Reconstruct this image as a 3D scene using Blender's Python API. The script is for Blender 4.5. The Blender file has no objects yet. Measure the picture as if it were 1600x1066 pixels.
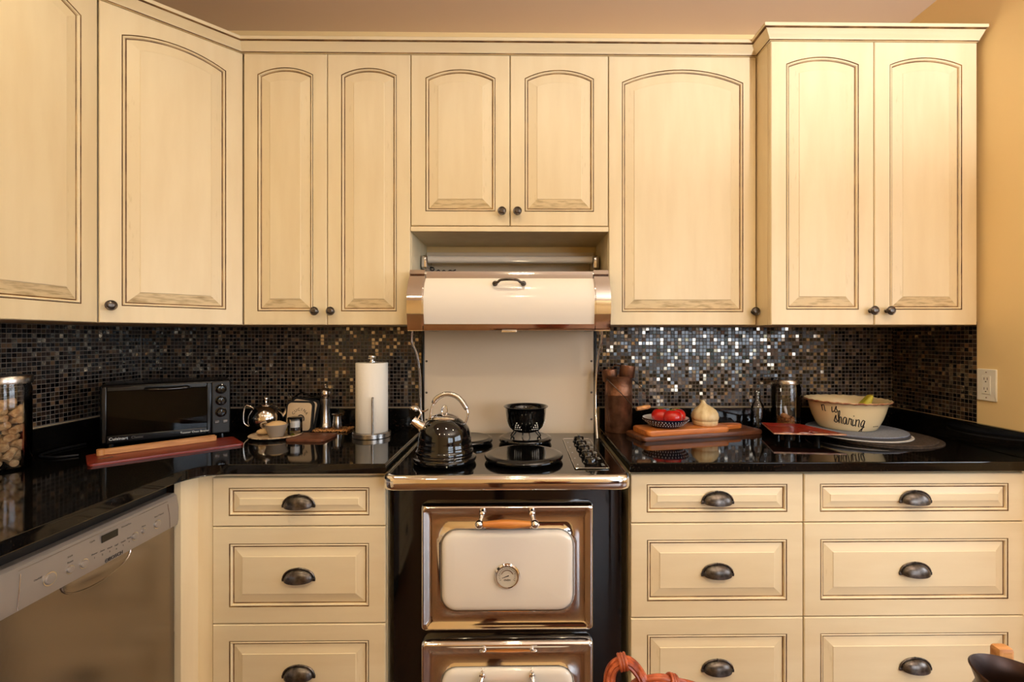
import bpy, bmesh, math, random
from mathutils import Vector, Matrix
PI = math.pi
R = math.radians
random.seed(7)
S = bpy.context.scene
C = S.collection

# ------------------------------------------------------------------ camera
cam = bpy.data.cameras.new('camera')
cam.sensor_width = 36.0
cam.lens = 742.0 / 1600 * 36
cam.shift_x = -23.0 / 1600
cam.shift_y = -6.0 / 1600
cam.clip_start = 0.02
co = bpy.data.objects.new('camera', cam)
co.location = (0, 0, 1.322)
co.rotation_euler = (PI / 2, 0, R(-0.7))
C.objects.link(co)
S.camera = co

# ------------------------------------------------------------------ world, lights, exposure
S.view_settings.view_transform = 'Standard'
S.view_settings.look = 'None'
S.view_settings.gamma = 1.0
S.view_settings.use_curve_mapping = False
S.view_settings.exposure = 0.0
w = bpy.data.worlds.new('sky'); S.world = w; w.use_nodes = True
bg = w.node_tree.nodes['Background']
bg.inputs[0].default_value = (0.80, 0.89, 1.0, 1)
bg.inputs[1].default_value = 8.0
# portal so that daylight through the patio window is sampled well
pl = bpy.data.lights.new('window_portal', 'AREA'); pl.shape = 'RECTANGLE'; pl.size = 2.3; pl.size_y = 1.7
pl.cycles.is_portal = True
po = bpy.data.objects.new('window_portal', pl); po.location = (2.75, -2.84, 1.55); po.rotation_euler = (R(90), 0, 0)
C.objects.link(po)
pl2 = bpy.data.lights.new('side_window_portal', 'AREA'); pl2.shape = 'RECTANGLE'; pl2.size = 2.8; pl2.size_y = 1.5
pl2.cycles.is_portal = True
po2 = bpy.data.objects.new('side_window_portal', pl2); po2.location = (4.25, -.5, 1.65); po2.rotation_euler = (R(90), 0, R(90))
C.objects.link(po2)
LAMPS = [(-1.0, 0.95), (0.0, 0.95), (1.0, 0.95), (-1.0, -0.75), (0.0, -0.75), (1.0, -0.75)]
LAMP_W = (7.4, 3.8)       # rows behind the camera / nearest the cabinets
UP_W = 260.0  # power of the added ceiling fill
UP_COL = (0.90, 0.95, 1.0)
LAMP_COL = (1.0, 0.86, 0.56)
S.cycles.max_bounces = 8
S.cycles.diffuse_bounces = 4
S.cycles.glossy_bounces = 4
S.cycles.transparent_max_bounces = 12
S.cycles.sample_clamp_indirect = 6.0
S.cycles.caustics_reflective = False
S.cycles.caustics_refractive = False

# ------------------------------------------------------------------ materials
def lin(r, g, b):
    f = lambda c: (c / 255) / 12.92 if c <= 10 else (((c / 255) + 0.055) / 1.055) ** 2.4
    return (f(r), f(g), f(b), 1)
def mat(name, col, rough=0.5, metal=0.0, col2=None, nscale=20, stretch=(1, 1, 1), bump=0.0, bscale=60, coat=0.0, lo=0.35, hi=0.65, spec=0.5, emit=0, detail=4):
    m = bpy.data.materials.new(name); m.use_nodes = True
    nt = m.node_tree; p = nt.nodes['Principled BSDF']
    p.inputs['Base Color'].default_value = col
    p.inputs['Roughness'].default_value = rough
    p.inputs['Metallic'].default_value = metal
    p.inputs['Coat Weight'].default_value = coat
    p.inputs['Coat Roughness'].default_value = 0.05
    p.inputs['Specular IOR Level'].default_value = spec
    if emit:
        p.inputs['Emission Color'].default_value = col; p.inputs['Emission Strength'].default_value = emit
    if col2 or bump:
        tc = nt.nodes.new('ShaderNodeTexCoord'); mp = nt.nodes.new('ShaderNodeMapping')
        mp.inputs['Scale'].default_value = stretch
        nt.links.new(tc.outputs['Object'], mp.inputs['Vector'])
    if col2:
        n = nt.nodes.new('ShaderNodeTexNoise'); n.inputs['Scale'].default_value = nscale; n.inputs['Detail'].default_value = detail
        nt.links.new(mp.outputs[0], n.inputs['Vector'])
        r = nt.nodes.new('ShaderNodeValToRGB')
        r.color_ramp.elements[0].position = lo; r.color_ramp.elements[0].color = col
        r.color_ramp.elements[1].position = hi; r.color_ramp.elements[1].color = col2
        nt.links.new(n.outputs['Fac'], r.inputs[0]); nt.links.new(r.outputs[0], p.inputs['Base Color'])
    if bump:
        n2 = nt.nodes.new('ShaderNodeTexNoise'); n2.inputs['Scale'].default_value = bscale
        nt.links.new(mp.outputs[0], n2.inputs['Vector'])
        b = nt.nodes.new('ShaderNodeBump'); b.inputs['Strength'].default_value = bump; b.inputs['Distance'].default_value = 0.002
        nt.links.new(n2.outputs['Fac'], b.inputs['Height']); nt.links.new(b.outputs[0], p.inputs['Normal'])
    return m
def glassmat(name, tint=(1, 1, 1, 1), ior=1.45, rough=0.02):
    m = bpy.data.materials.new(name); m.use_nodes = True
    nt = m.node_tree; nt.nodes.remove(nt.nodes['Principled BSDF'])
    t = nt.nodes.new('ShaderNodeBsdfTransparent'); t.inputs[0].default_value = tint
    g = nt.nodes.new('ShaderNodeBsdfGlossy'); g.inputs['Roughness'].default_value = rough
    f = nt.nodes.new('ShaderNodeFresnel'); f.inputs[0].default_value = ior
    mx = nt.nodes.new('ShaderNodeMixShader')
    nt.links.new(f.outputs[0], mx.inputs[0]); nt.links.new(t.outputs[0], mx.inputs[1]); nt.links.new(g.outputs[0], mx.inputs[2])
    nt.links.new(mx.outputs[0], nt.nodes['Material Output'].inputs[0])
    return m

M = {}
M['cream'] = mat('cream_paint', lin(240, 222, 186), 0.42, col2=lin(234, 214, 176), nscale=3, stretch=(6, 6, 1), bump=0.04, bscale=40)
M['cream_h'] = mat('cream_paint_rails', lin(240, 222, 186), 0.42, col2=lin(234, 214, 176), nscale=3, stretch=(1, 6, 6), bump=0.04, bscale=40)
M['glaze'] = mat('antique_glaze', lin(104, 70, 38), 0.5, col2=lin(176, 138, 86), nscale=14, lo=0.42, hi=0.72)
M['bevel'] = mat('glazed_bevel', lin(236, 217, 180), 0.4, col2=lin(216, 194, 148), nscale=30, stretch=(4, 4, 0.7), lo=0.6, hi=0.85)
M['bevel_d'] = mat('glazed_bevel_streaks', lin(228, 206, 164), 0.4, col2=lin(160, 132, 88), nscale=26, stretch=(0.8, 3, 5), lo=0.44, hi=0.8)
M['inside'] = mat('cabinet_underside', lin(205, 186, 140), 0.5)
M['wall'] = mat('golden_wall_paint', lin(246, 218, 163), 0.6, bump=0.05, bscale=200)
M['ceil'] = mat('ceiling_paint', lin(226, 200, 176), 0.8, bump=0.03, bscale=150)
M['granite'] = mat('black_granite', lin(10, 9, 8), 0.06, col2=lin(52, 40, 30), nscale=190, lo=0.56, hi=0.78, spec=0.4)
M['grout'] = mat('grout', lin(122, 110, 98), 0.85)
M['t_black'] = mat('black_glass_tile', lin(14, 10, 9), 0.08)
M['t_brown'] = mat('brown_stone_tile', lin(52, 36, 27), 0.3, col2=lin(36, 25, 20), nscale=60)
M['t_bronze'] = mat('bronze_tile', lin(84, 64, 46), 0.2, 0.5)
M['t_steel'] = mat('steel_glass_tile', lin(156, 144, 128), 0.11, 0.85)
M['t_tan'] = mat('tan_stone_tile', lin(112, 84, 58), 0.5)
M['chrome'] = mat('chrome', (0.82, 0.79, 0.76, 1), 0.07, 1.0)
M['steel'] = mat('brushed_steel', (0.56, 0.53, 0.50, 1), 0.26, 1.0, bump=0.05, bscale=120, stretch=(1, 1, 12))
M['steel_pol'] = mat('polished_steel', (0.68, 0.64, 0.60, 1), 0.12, 1.0)
M['dw_steel'] = mat('stainless_door', (0.30, 0.265, 0.24, 1), 0.2, 1.0, bump=0.03, bscale=90, stretch=(1, 14, 1))
M['dw_panel'] = mat('silver_control_fascia', lin(150, 142, 136), 0.35, 0.35)
M['pewter'] = mat('dark_pewter', lin(112, 104, 98), 0.3, 0.9, col2=lin(72, 65, 60), nscale=60)
M['black'] = mat('black_enamel', lin(9, 8, 8), 0.08, coat=0.3)
M['black_s'] = mat('black_satin', lin(10, 10, 11), 0.2, spec=0.4)
M['rubber'] = mat('black_plastic', lin(16, 16, 17), 0.5)
M['white_en'] = mat('white_enamel', lin(240, 232, 222), 0.12, coat=0.4)
M['paper'] = mat('white_paper', lin(240, 232, 220), 0.9, bump=0.25, bscale=150)
M['splash'] = mat('dull_white_enamel', lin(238, 218, 190), 0.38)
M['white_pl'] = mat('white_plastic', lin(244, 240, 232), 0.35)
M['oak'] = mat('honey_oak', lin(214, 140, 66), 0.35, col2=lin(188, 112, 48), nscale=9, stretch=(1, 12, 12), coat=0.2)
M['pine'] = mat('pale_wood', lin(206, 150, 92), 0.5, col2=lin(176, 118, 66), nscale=10, stretch=(1.2, 12, 12))
M['board'] = mat('orange_wood', lin(206, 124, 56), 0.36, col2=lin(178, 98, 40), nscale=8, stretch=(1, 10, 10))
M['board_d'] = mat('dark_brown_wood', lin(116, 66, 36), 0.4, col2=lin(84, 46, 26), nscale=8, stretch=(1, 10, 10))
M['redwood'] = mat('red_stained_wood', lin(138, 50, 34), 0.32, col2=lin(112, 36, 26), nscale=8, stretch=(1, 10, 10))
M['copper'] = mat('aged_copper', lin(150, 104, 78), 0.38, 0.75, col2=lin(104, 68, 48), nscale=26, bump=0.5, bscale=110)
M['cork'] = mat('cork', lin(218, 180, 128), 0.8, col2=lin(172, 124, 78), nscale=90, bump=0.4, bscale=200)
M['glass'] = glassmat('clear_glass')
M['pane'] = glassmat('window_glass', ior=1.3)
M['smoked'] = glassmat('smoked_glass', (0.25, 0.25, 0.26, 1), 1.28)
M['tomato'] = mat('tomato_skin', lin(196, 30, 22), 0.2, col2=lin(168, 18, 14), nscale=10, coat=0.3)
M['green'] = mat('green_stem', lin(96, 112, 40), 0.6)
M['garlic'] = mat('garlic_ceramic', lin(226, 204, 160), 0.4, col2=lin(206, 178, 130), nscale=8, stretch=(10, 10, 1))
M['navy'] = mat('navy_glaze', lin(26, 26, 48), 0.2)
M['pale'] = mat('pale_glaze', lin(214, 216, 222), 0.2)
M['bowl'] = mat('cream_glaze', lin(240, 220, 176), 0.22, coat=0.3)
M['rim'] = mat('rust_rim_glaze', lin(150, 84, 58), 0.3, col2=lin(214, 168, 124), nscale=50)
M['ink'] = mat('dark_lettering', lin(26, 24, 30), 0.5)
M['print_w'] = mat('white_print', lin(220, 220, 220), 0.5)
M['print_g'] = mat('grey_print', lin(86, 80, 76), 0.5)
M['banana'] = mat('banana_skin', lin(214, 190, 60), 0.5, col2=lin(160, 168, 50), nscale=12)
M['banana_t'] = mat('banana_stem', lin(116, 96, 44), 0.7)
M['mat_blue'] = mat('blue_grey_weave', lin(128, 134, 150), 0.85, col2=lin(108, 113, 128), nscale=220, bump=0.4, bscale=300)
M['mat_dark'] = mat('charcoal_felt', lin(58, 56, 60), 0.9)
M['mat_pale'] = mat('pale_felt', lin(196, 192, 190), 0.9)
M['mat_wick'] = mat('dark_wicker', lin(74, 60, 50), 0.75, col2=lin(44, 34, 28), nscale=120, bump=0.5, bscale=200)
M['red_gl'] = mat('red_glaze', lin(150, 48, 32), 0.22, col2=lin(128, 36, 24), nscale=10)
M['cloth'] = mat('printed_cotton', lin(216, 190, 156), 0.9, col2=lin(200, 172, 136), nscale=16, bump=0.2, bscale=180)
M['cloth_b'] = mat('black_cotton', lin(20, 18, 18), 0.9)
M['leather'] = mat('brown_leather', lin(118, 72, 48), 0.5, col2=lin(98, 56, 38), nscale=30)
M['stone_gl'] = mat('grey_stoneware', lin(150, 138, 124), 0.35)
M['sand'] = mat('pale_brown_sugar', lin(220, 182, 130), 0.9, bump=0.5, bscale=300)
M['plate'] = mat('patterned_plate', lin(216, 190, 156), 0.3, col2=lin(150, 112, 84), nscale=40, lo=0.5, hi=0.6)
M['yellow'] = mat('lemon_yellow', lin(200, 186, 60), 0.5)
M['nuts'] = mat('mixed_nuts', lin(206, 140, 72), 0.6, col2=lin(150, 90, 42), nscale=70)
M['rattan'] = mat('red_rattan', lin(176, 86, 48), 0.35, col2=lin(116, 46, 26), nscale=30, stretch=(3, 3, 3))
M['jug'] = mat('dark_bronze', lin(70, 46, 34), 0.35, 0.7, col2=lin(48, 30, 22), nscale=20)
M['floor'] = mat('brown_wood_floor', lin(112, 70, 42), 0.3, col2=lin(84, 50, 29), nscale=5, stretch=(10, 1, 1))
M['lamp'] = mat('lamp_glow', (1.0, 0.78, 0.5, 1), 0.5, emit=18)
M['grass'] = mat('lawn', lin(96, 108, 74), 0.9, col2=lin(76, 88, 56), nscale=8)
M['screen'] = mat('dark_display', lin(14, 14, 16), 0.1)
M['amber'] = mat('dial_face', lin(206, 196, 180), 0.35)

# ------------------------------------------------------------------ helpers
def NB(): return bmesh.new()
def bx(bm, x0, x1, y0, y1, z0, z1, bev=0.0, seg=2, mi=0, mtx=None):
    vs = [bm.verts.new((x, y, z)) for z in (z0, z1) for (x, y) in ((x0, y0), (x1, y0), (x1, y1), (x0, y1))]
    fs = [bm.faces.new([vs[i] for i in q]) for q in ((0, 3, 2, 1), (4, 5, 6, 7), (0, 1, 5, 4), (1, 2, 6, 5), (2, 3, 7, 6), (3, 0, 4, 7))]
    for f in fs: f.material_index = mi
    if bev:
        es = list({e for f in fs for e in f.edges})
        r = bmesh.ops.bevel(bm, geom=es, offset=bev, segments=seg, profile=0.5, affect='EDGES')
        for f in r['faces']: f.material_index = mi
        vs = list({v for f in r['faces'] for v in f.verts} | {v for v in vs if v.is_valid})
    if mtx is not None: bmesh.ops.transform(bm, matrix=mtx, verts=vs)
    return vs
def lathe(bm, prof, seg=32, c=(0, 0, 0), mi=0, mtx=None, mis=None):
    rings = []; new = []
    for r, z in prof:
        if r < 1e-6:
            v = bm.verts.new((c[0], c[1], c[2] + z)); rings.append([v]); new.append(v)
        else:
            rg = [bm.verts.new((c[0] + r * math.cos(2 * PI * k / seg), c[1] + r * math.sin(2 * PI * k / seg), c[2] + z)) for k in range(seg)]
            rings.append(rg); new += rg
    for i in range(len(rings) - 1):
        a, b = rings[i], rings[i + 1]
        m_ = mis[i] if mis else mi
        if len(a) == 1 and len(b) == 1: continue
        for k in range(seg):
            k2 = (k + 1) % seg
            if len(a) == 1: f = bm.faces.new((a[0], b[k2], b[k]))
            elif len(b) == 1: f = bm.faces.new((a[k], a[k2], b[0]))
            else: f = bm.faces.new((a[k], a[k2], b[k2], b[k]))
            f.material_index = m_
    if mtx is not None: bmesh.ops.transform(bm, matrix=mtx, verts=new)
    return new
def spline(pts, n=6, closed=False):
    P = [Vector(p) for p in pts]; out = []
    N = len(P); last = N if closed else N - 1
    for i in range(last):
        if closed: p0, p1, p2, p3 = P[(i - 1) % N], P[i], P[(i + 1) % N], P[(i + 2) % N]
        else: p0, p1, p2, p3 = P[max(i - 1, 0)], P[i], P[i + 1], P[min(i + 2, N - 1)]
        for k in range(n):
            t = k / n
            out.append(0.5 * ((2 * p1) + (p2 - p0) * t + (2 * p0 - 5 * p1 + 4 * p2 - p3) * t * t + (3 * p1 - p0 - 3 * p2 + p3) * t ** 3))
    if not closed: out.append(P[-1])
    return out
def tube(bm, pts, r, seg=8, mi=0, closed=False, cap=True):
    P = [Vector(p) for p in pts]; n = len(P)
    rad = r if isinstance(r, (list, tuple)) else [r] * n
    rings = []; prev = None
    for i in range(n):
        if closed: t = P[(i + 1) % n] - P[i - 1]
        else: t = P[min(i + 1, n - 1)] - P[max(i - 1, 0)]
        t.normalize()
        if prev is None:
            u = t.orthogonal().normalized()
        else:
            u = prev - t * prev.dot(t)
            u = u.normalized() if u.length > 1e-6 else t.orthogonal().normalized()
        prev = u; v = t.cross(u)
        rings.append([bm.verts.new(P[i] + rad[i] * (math.cos(2 * PI * k / seg) * u + math.sin(2 * PI * k / seg) * v)) for k in range(seg)])
    for i in range(n if closed else n - 1):
        a, b = rings[i], rings[(i + 1) % n]
        for k in range(seg):
            k2 = (k + 1) % seg
            f = bm.faces.new((a[k], a[k2], b[k2], b[k])); f.material_index = mi
    if cap and not closed:
        f = bm.faces.new(list(reversed(rings[0]))); f.material_index = mi
        f = bm.faces.new(rings[-1]); f.material_index = mi
    return rings
def prism(bm, poly, z0, z1, bev=0.0, mi=0, seg=2):
    a = [bm.verts.new((x, y, z0)) for x, y in poly]; b = [bm.verts.new((x, y, z1)) for x, y in poly]
    n = len(poly); fs = [bm.faces.new(list(reversed(a))), bm.faces.new(b)]
    for k in range(n): fs.append(bm.faces.new((a[k], a[(k + 1) % n], b[(k + 1) % n], b[k])))
    for f in fs: f.material_index = mi
    if bev:
        es = list(fs[0].edges) + list(fs[1].edges)
        r = bmesh.ops.bevel(bm, geom=es, offset=bev, segments=seg, profile=0.5, affect='EDGES')
        for f in r['faces']: f.material_index = mi
def rrect(cx, cy, wx, wy, r, n=6):
    pts = []
    for (sx, sy, a0) in ((1, 1, 0), (-1, 1, 90), (-1, -1, 180), (1, -1, 270)):
        for k in range(n + 1):
            a = R(a0 + 90 * k / n)
            pts.append((cx + sx * (wx / 2 - r) + r * math.cos(a), cy + sy * (wy / 2 - r) + r * math.sin(a)))
    return pts
def obj(name, bm, mats, parent=None, ang=20, loc=None, rz=None, normals=True):
    if normals: bmesh.ops.recalc_face_normals(bm, faces=bm.faces[:])
    me = bpy.data.meshes.new(name); bm.to_mesh(me); bm.free()
    if isinstance(mats, str): mats = [mats]
    for m in mats: me.materials.append(M[m])
    for p in me.polygons: p.use_smooth = True
    me.set_sharp_from_angle(angle=R(ang))
    o = bpy.data.objects.new(name, me); C.objects.link(o)
    if parent: o.parent = parent
    if loc: o.location = loc
    if rz is not None: o.rotation_euler = (0, 0, rz)
    return o
def tag(o, label, cat, group=None):
    o['label'] = label; o['category'] = cat
    if group: o['group'] = group
    return o
def thing(name, label, cat, loc=(0, 0, 0), rz=0, group=None):
    o = bpy.data.objects.new(name, None); C.objects.link(o); o.empty_display_size = 0.05
    o.location = loc; o.rotation_euler = (0, 0, rz)
    return tag(o, label, cat, group)
def struct(name, bm, mats, label=None, parent=None, ang=35):
    o = obj(name, bm, mats, parent, ang); o['kind'] = 'structure'
    if label: o['label'] = label
    return o
def share(src, parent, loc=None):
    o = bpy.data.objects.new(src.name.split('.')[0], src.data); C.objects.link(o); o.parent = parent
    if loc: o.location = loc
    return o
def text(name, body, size, mtx, m, parent, extr=0.0006, align='CENTER', spacing=1.0):
    cu = bpy.data.curves.new(name, 'FONT'); cu.body = body; cu.size = size; cu.extrude = extr
    cu.align_x = align; cu.align_y = 'CENTER'; cu.space_character = spacing; cu.resolution_u = 3
    to = bpy.data.objects.new(name, cu); C.objects.link(to)
    bpy.context.view_layer.update()
    me = bpy.data.meshes.new_from_object(to.evaluated_get(bpy.context.evaluated_depsgraph_get()))
    bpy.data.objects.remove(to); me.transform(mtx); me.materials.clear(); me.materials.append(M[m])
    o = bpy.data.objects.new(name, me); C.objects.link(o); o.parent = parent
    return o
FRONT = Matrix.Rotation(PI / 2, 4, 'X')     # text lying in XY -> standing, facing -Y

# ------------------------------------------------------------------ room shell
XL, XR, YB, ZC = -1.70, 1.70, 2.15, 2.70
bm = NB(); bx(bm, XL - .1, 4.3, -2.9, YB + .1, -.06, 0); struct('floor', bm, 'floor', 'brown wooden floor')
bm = NB(); bx(bm, XL - .1, 4.3, -2.9, YB + .1, ZC, ZC + .08); struct('ceiling', bm, 'ceil', 'beige painted ceiling')
bm = NB(); bx(bm, XL - .1, XR + .1, YB, YB + .1, 0, ZC); wall_back = struct('wall_back', bm, 'wall', 'golden painted wall behind the range')
bm = NB(); bx(bm, XL - .1, XL, -2.9, YB, 0, ZC); wall_left = struct('wall_left', bm, 'wall', 'golden painted wall on the left')
bm = NB(); bx(bm, XR, XR + .1, 1.42, YB, 0, ZC); wall_right = struct('wall_right', bm, 'wall', 'golden painted wall on the right')
bm = NB(); bx(bm, XR + .1, 4.2, 1.42, 1.52, 0, ZC); struct('wall_dining', bm, 'wall', 'golden wall of the adjoining room')
bm = NB()
VY0, VY1, VZ0, VZ1 = -1.9, .9, .90, 2.40
bx(bm, 4.2, 4.3, -2.9, VY0, 0, ZC); bx(bm, 4.2, 4.3, VY1, 1.52, 0, ZC); bx(bm, 4.2, 4.3, VY0, VY1, 0, VZ0); bx(bm, 4.2, 4.3, VY0, VY1, VZ1, ZC)
struct('wall_far_right', bm, 'wall', 'golden wall of the adjoining room, far side')
bm = NB()
for y in (VY0 + .03, (VY0 + VY1) / 2, VY1 - .03): bx(bm, 4.21, 4.28, y - .03, y + .03, VZ0, VZ1, .004)
for z in (VZ0 + .03, VZ1 - .03): bx(bm, 4.21, 4.28, VY0, VY1, z - .03, z + .03, .004)
win2 = struct('window_2', bm, 'white_pl', 'white framed side window of the adjoining room')
for k in range(2):
    bm = NB(); ym = (VY0 + VY1) / 2
    bx(bm, 4.24, 4.245, (VY0 + .06, ym + .03)[k], (ym - .03, VY1 - .06)[k], VZ0 + .06, VZ1 - .06); obj('pane', bm, 'pane', win2)
bm = NB()
WX0, WX1, WZ0, WZ1 = 1.6, 3.9, .70, 2.40
bx(bm, XL, WX0, -2.9, -2.8, 0, ZC); bx(bm, WX1, 4.2, -2.9, -2.8, 0, ZC)
bx(bm, WX0, WX1, -2.9, -2.8, WZ1, ZC); bx(bm, WX0, WX1, -2.9, -2.8, 0, WZ0)
struct('wall_rear', bm, 'wall', 'golden wall behind the camera')
bm = NB()
for x in (WX0 + .03, (WX0 + WX1) / 2, WX1 - .03): bx(bm, x - .03, x + .03, -2.88, -2.80, WZ0, WZ1, .004)
for z in (WZ0 + .03, WZ1 - .03): bx(bm, WX0, WX1, -2.88, -2.80, z - .03, z + .03, .004)
win = struct('window_1', bm, 'white_pl', 'white framed wide window behind the camera')
for k in range(2):
    bm = NB(); xm = (WX0 + WX1) / 2
    bx(bm, (WX0 + .06, xm + .03)[k], (xm - .03, WX1 - .06)[k], -2.845, -2.84, WZ0 + .06, WZ1 - .06); obj('pane', bm, 'pane', win)
bm = NB(); bx(bm, -8, 24, -22, -2.9, -.25, -.12); bx(bm, 4.3, 24, -2.9, 14, -.25, -.12); struct('ground', bm, 'grass', 'lawn outside the patio window')
bm = NB(); bx(bm, XL, XL + .015, -2.8, .3, 0, .1, .004); struct('baseboard_left', bm, 'white_pl')

# mosaic backsplash: real little tiles, each slightly tilted
def mosaic(parent, name, origin, ux, nrm, width, z0, z1, seed):
    rnd = random.Random(seed)
    pitch, ts, th = 0.01630, 0.0133, 0.0030
    ux, nrm = Vector(ux), Vector(nrm); uz = Vector((0, 0, 1)); o = Vector(origin)
    V, F, MI = [], [], []
    def quad(a, b, c, d, m):
        i = len(V); V.extend((a, b, c, d)); F.append((i, i + 1, i + 2, i + 3)); MI.append(m)
    p = o + nrm * 0.0018
    quad(p + uz * z0, p + ux * width + uz * z0, p + ux * width + uz * z1, p + uz * z1, 0)
    cols, rows = int(width / pitch + .5), int((z1 - z0) / pitch)
    for r in range(rows):
        for c in range(cols):
            cx = (c + .5) * pitch; cz = z1 - (r + .5) * pitch
            k = rnd.random()
            m = 1 if k < .45 else 2 if k < .72 else 3 if k < .82 else 4 if k < .965 else 5
            tx, tz = (rnd.gauss(0, .022), rnd.gauss(0, .022)) if m in (1, 3, 4) else (rnd.gauss(0, .01), rnd.gauss(0, .01))
            h = ts / 2; hb = h + .0003; fr, bk = [], []
            d0 = th + rnd.uniform(-.0003, .0003)
            for sx, sz in ((-1, -1), (1, -1), (1, 1), (-1, 1)):
                base = o + ux * (cx + sx * h) + uz * (cz + sz * h)
                fr.append(base + nrm * (d0 + sx * h * tx + sz * h * tz))
                bk.append(o + ux * (cx + sx * hb) + uz * (cz + sz * hb) + nrm * .0015)
            i = len(V); V.extend(fr + bk)
            F.append((i, i + 1, i + 2, i + 3)); MI.append(m)
            for q in range(4):
                q2 = (q + 1) % 4
                F.append((i + q2, i + q, i + 4 + q, i + 4 + q2)); MI.append(m)
    me = bpy.data.meshes.new(name); me.from_pydata([tuple(v) for v in V], [], F)
    for k in ('grout', 't_black', 't_brown', 't_bronze', 't_steel', 't_tan'): me.materials.append(M[k])
    me.polygons.foreach_set('material_index', MI); me.update()
    ob = bpy.data.objects.new(name, me); C.objects.link(ob); ob.parent = parent
    ob['kind'] = 'stuff'; ob['label'] = 'small black, brown and metallic glass mosaic tiles'
    return ob
mosaic(wall_back, 'mosaic_tiles', (XL, YB, 0), (1, 0, 0), (0, -1, 0), XR - XL, 1.005, 1.40, 1)
mosaic(wall_right, 'mosaic_tiles', (XR, 1.748, 0), (0, 1, 0), (-1, 0, 0), YB - 1.748, 1.005, 1.38, 2)
mosaic(wall_left, 'mosaic_tiles', (XL, .3, 0), (0, 1, 0), (1, 0, 0), YB - .3, 1.005, 1.40, 3)

# ------------------------------------------------------------------ panelled fronts
def contour(x0, x1, z0, z1, rise, i, n=14):
    a = (x1 - x0) / 2; cx = (x0 + x1) / 2
    pts = [(x0 + i, z0 + i), (x1 - i, z0 + i)]
    if rise > 0:
        rad = (a * a + rise * rise) / (2 * rise); zc = z1 - rad
        for k in range(n + 1):
            x = (a - i) * (1 - 2 * k / n)
            pts.append((cx + x, zc + math.sqrt((rad - i) ** 2 - x * x)))
    else:
        for k in range(n + 1): pts.append((cx + (a - i) * (1 - 2 * k / n), z1 - i))
    return pts
def loops_mesh(bm, loops, mis, cap=None):
    rings = [[bm.verts.new((x, y, z)) for x, z in pts] for pts, y in loops]
    N = len(rings[0])
    for i in range(len(rings) - 1):
        for k in range(N):
            k2 = (k + 1) % N
            f = bm.faces.new((rings[i][k], rings[i][k2], rings[i + 1][k2], rings[i + 1][k]))
            mm = mis[i]; f.material_index = mm[0 if k == 0 else 1 if k == 1 or k == N - 1 else 2] if isinstance(mm, tuple) else mm
    if cap is not None:
        f = bm.faces.new(rings[-1]); f.material_index = cap
    return rings
def front(parent, name, x0, x1, z0, z1, yf, rise, stile, top=None, bev_w=.036, label=None):
    """a raised-panel door or drawer front: frame with bead and glazed grooves, and a raised panel; front at local y = yf"""
    top = stile if top is None else top
    n = 14 if rise else 1
    n = 14
    th = .02
    side = .052 if stile < .04 else stile
    ox0, ox1, oz0, oz1 = x0 + side, x1 - side, z0 + stile, z1 - top
    rect = lambda i: contour(x0, x1, z0, z1, 0, i, n)
    op = lambda i: contour(ox0, ox1, oz0, oz1, rise, i, n)
    bm = NB()
    loops = [(rect(0), yf + th), (rect(0), yf + .003), (rect(.0025), yf), (op(0), yf), (op(.0018), yf + .004), (op(.0030), yf + .0012), (op(.0055), yf - .0005), (op(.0085), yf + .0015), (op(.0095), yf + .0065), (op(.013), yf + .0072), (op(.013), yf + .012)]
    rings = loops_mesh(bm, loops, [0, 0, 0, 1, 1, 0, 0, 0, 1, 0])
    f = bm.faces.new(list(reversed(rings[0])))
    o = obj(name, bm, ['cream' if rise else 'cream_h', 'glaze'], parent, 8)
    bm = NB()
    loops = [(op(.0125), yf + .010), (op(.0125), yf + .0068), (op(.0135), yf + .0062), (op(.0135 + bev_w * .92), yf + .0005), (op(.0135 + bev_w * .97), yf - .001), (op(.0135 + bev_w), yf - .0012)]
    loops_mesh(bm, loops, [1, 1, (2 if rise else 0, 3, 0), 0, 0], cap=0)
    obj('panel', bm, ['cream' if rise else 'cream_h', 'glaze', 'bevel_d', 'bevel'], o, 4)
    return o
bm = NB()
KM = Matrix.Rotation(PI / 2, 4, 'X')
lathe(bm, [(0, 0), (.0085, 0), (.0085, .002), (.006, .004), (.0055, .013), (.009, .016), (.0145, .019), (.0165, .0225), (.0165, .0245), (.0145, .027), (.0125, .0262), (.0115, .0275), (.0075, .030), (0, .0315)], 20, mtx=KM)
knob_src = obj('knob', bm, 'pewter'); KNOB = knob_src.data; bpy.data.objects.remove(knob_src)
def knob(door, x, z, yf):
    o = bpy.data.objects.new('knob', KNOB); C.objects.link(o); o.parent = door; o.location = (x, yf, z); o['label'] = 'dark pewter knob'
bm = NB()
a_, b_, c_ = .047, .034, .025
NU, NV = 20, 8
for s in (1.0, .93):
    g = []
    for i in range(NU + 1):
        ph = PI * i / NU
        row = []
        for j in range(NV + 1):
            ps = (PI / 2) * j / NV
            sag = -.006 * math.sin(ph) * (j / NV) ** 2
            row.append(bm.verts.new((a_ * s * math.cos(ph), -c_ * s * math.sin(ph) ** .8 * math.sin(ps), b_ * s * math.sin(ph) ** .85 * math.cos(ps) + sag)))
        g.append(row)
    for i in range(NU):
        for j in range(NV): 
            try: bm.faces.new((g[i][j], g[i + 1][j], g[i + 1][j + 1], g[i][j + 1]))
            except ValueError: pass
    if s == 1.0: g0 = g
    else:
        for i in range(NU): bm.faces.new((g0[i][NV], g0[i + 1][NV], g[i + 1][NV], g[i][NV]))
tube(bm, [(.0505 * math.cos(PI * k / 16), -.0022, .036 * math.sin(PI * k / 16) ** .85 if 0 < k < 16 else 0) for k in range(17)], .003, 6)
for s in (-1, 1): bx(bm, s * .049 - .005, s * .049 + .005, -.005, 0, -.004, .006, .0015)
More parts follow.
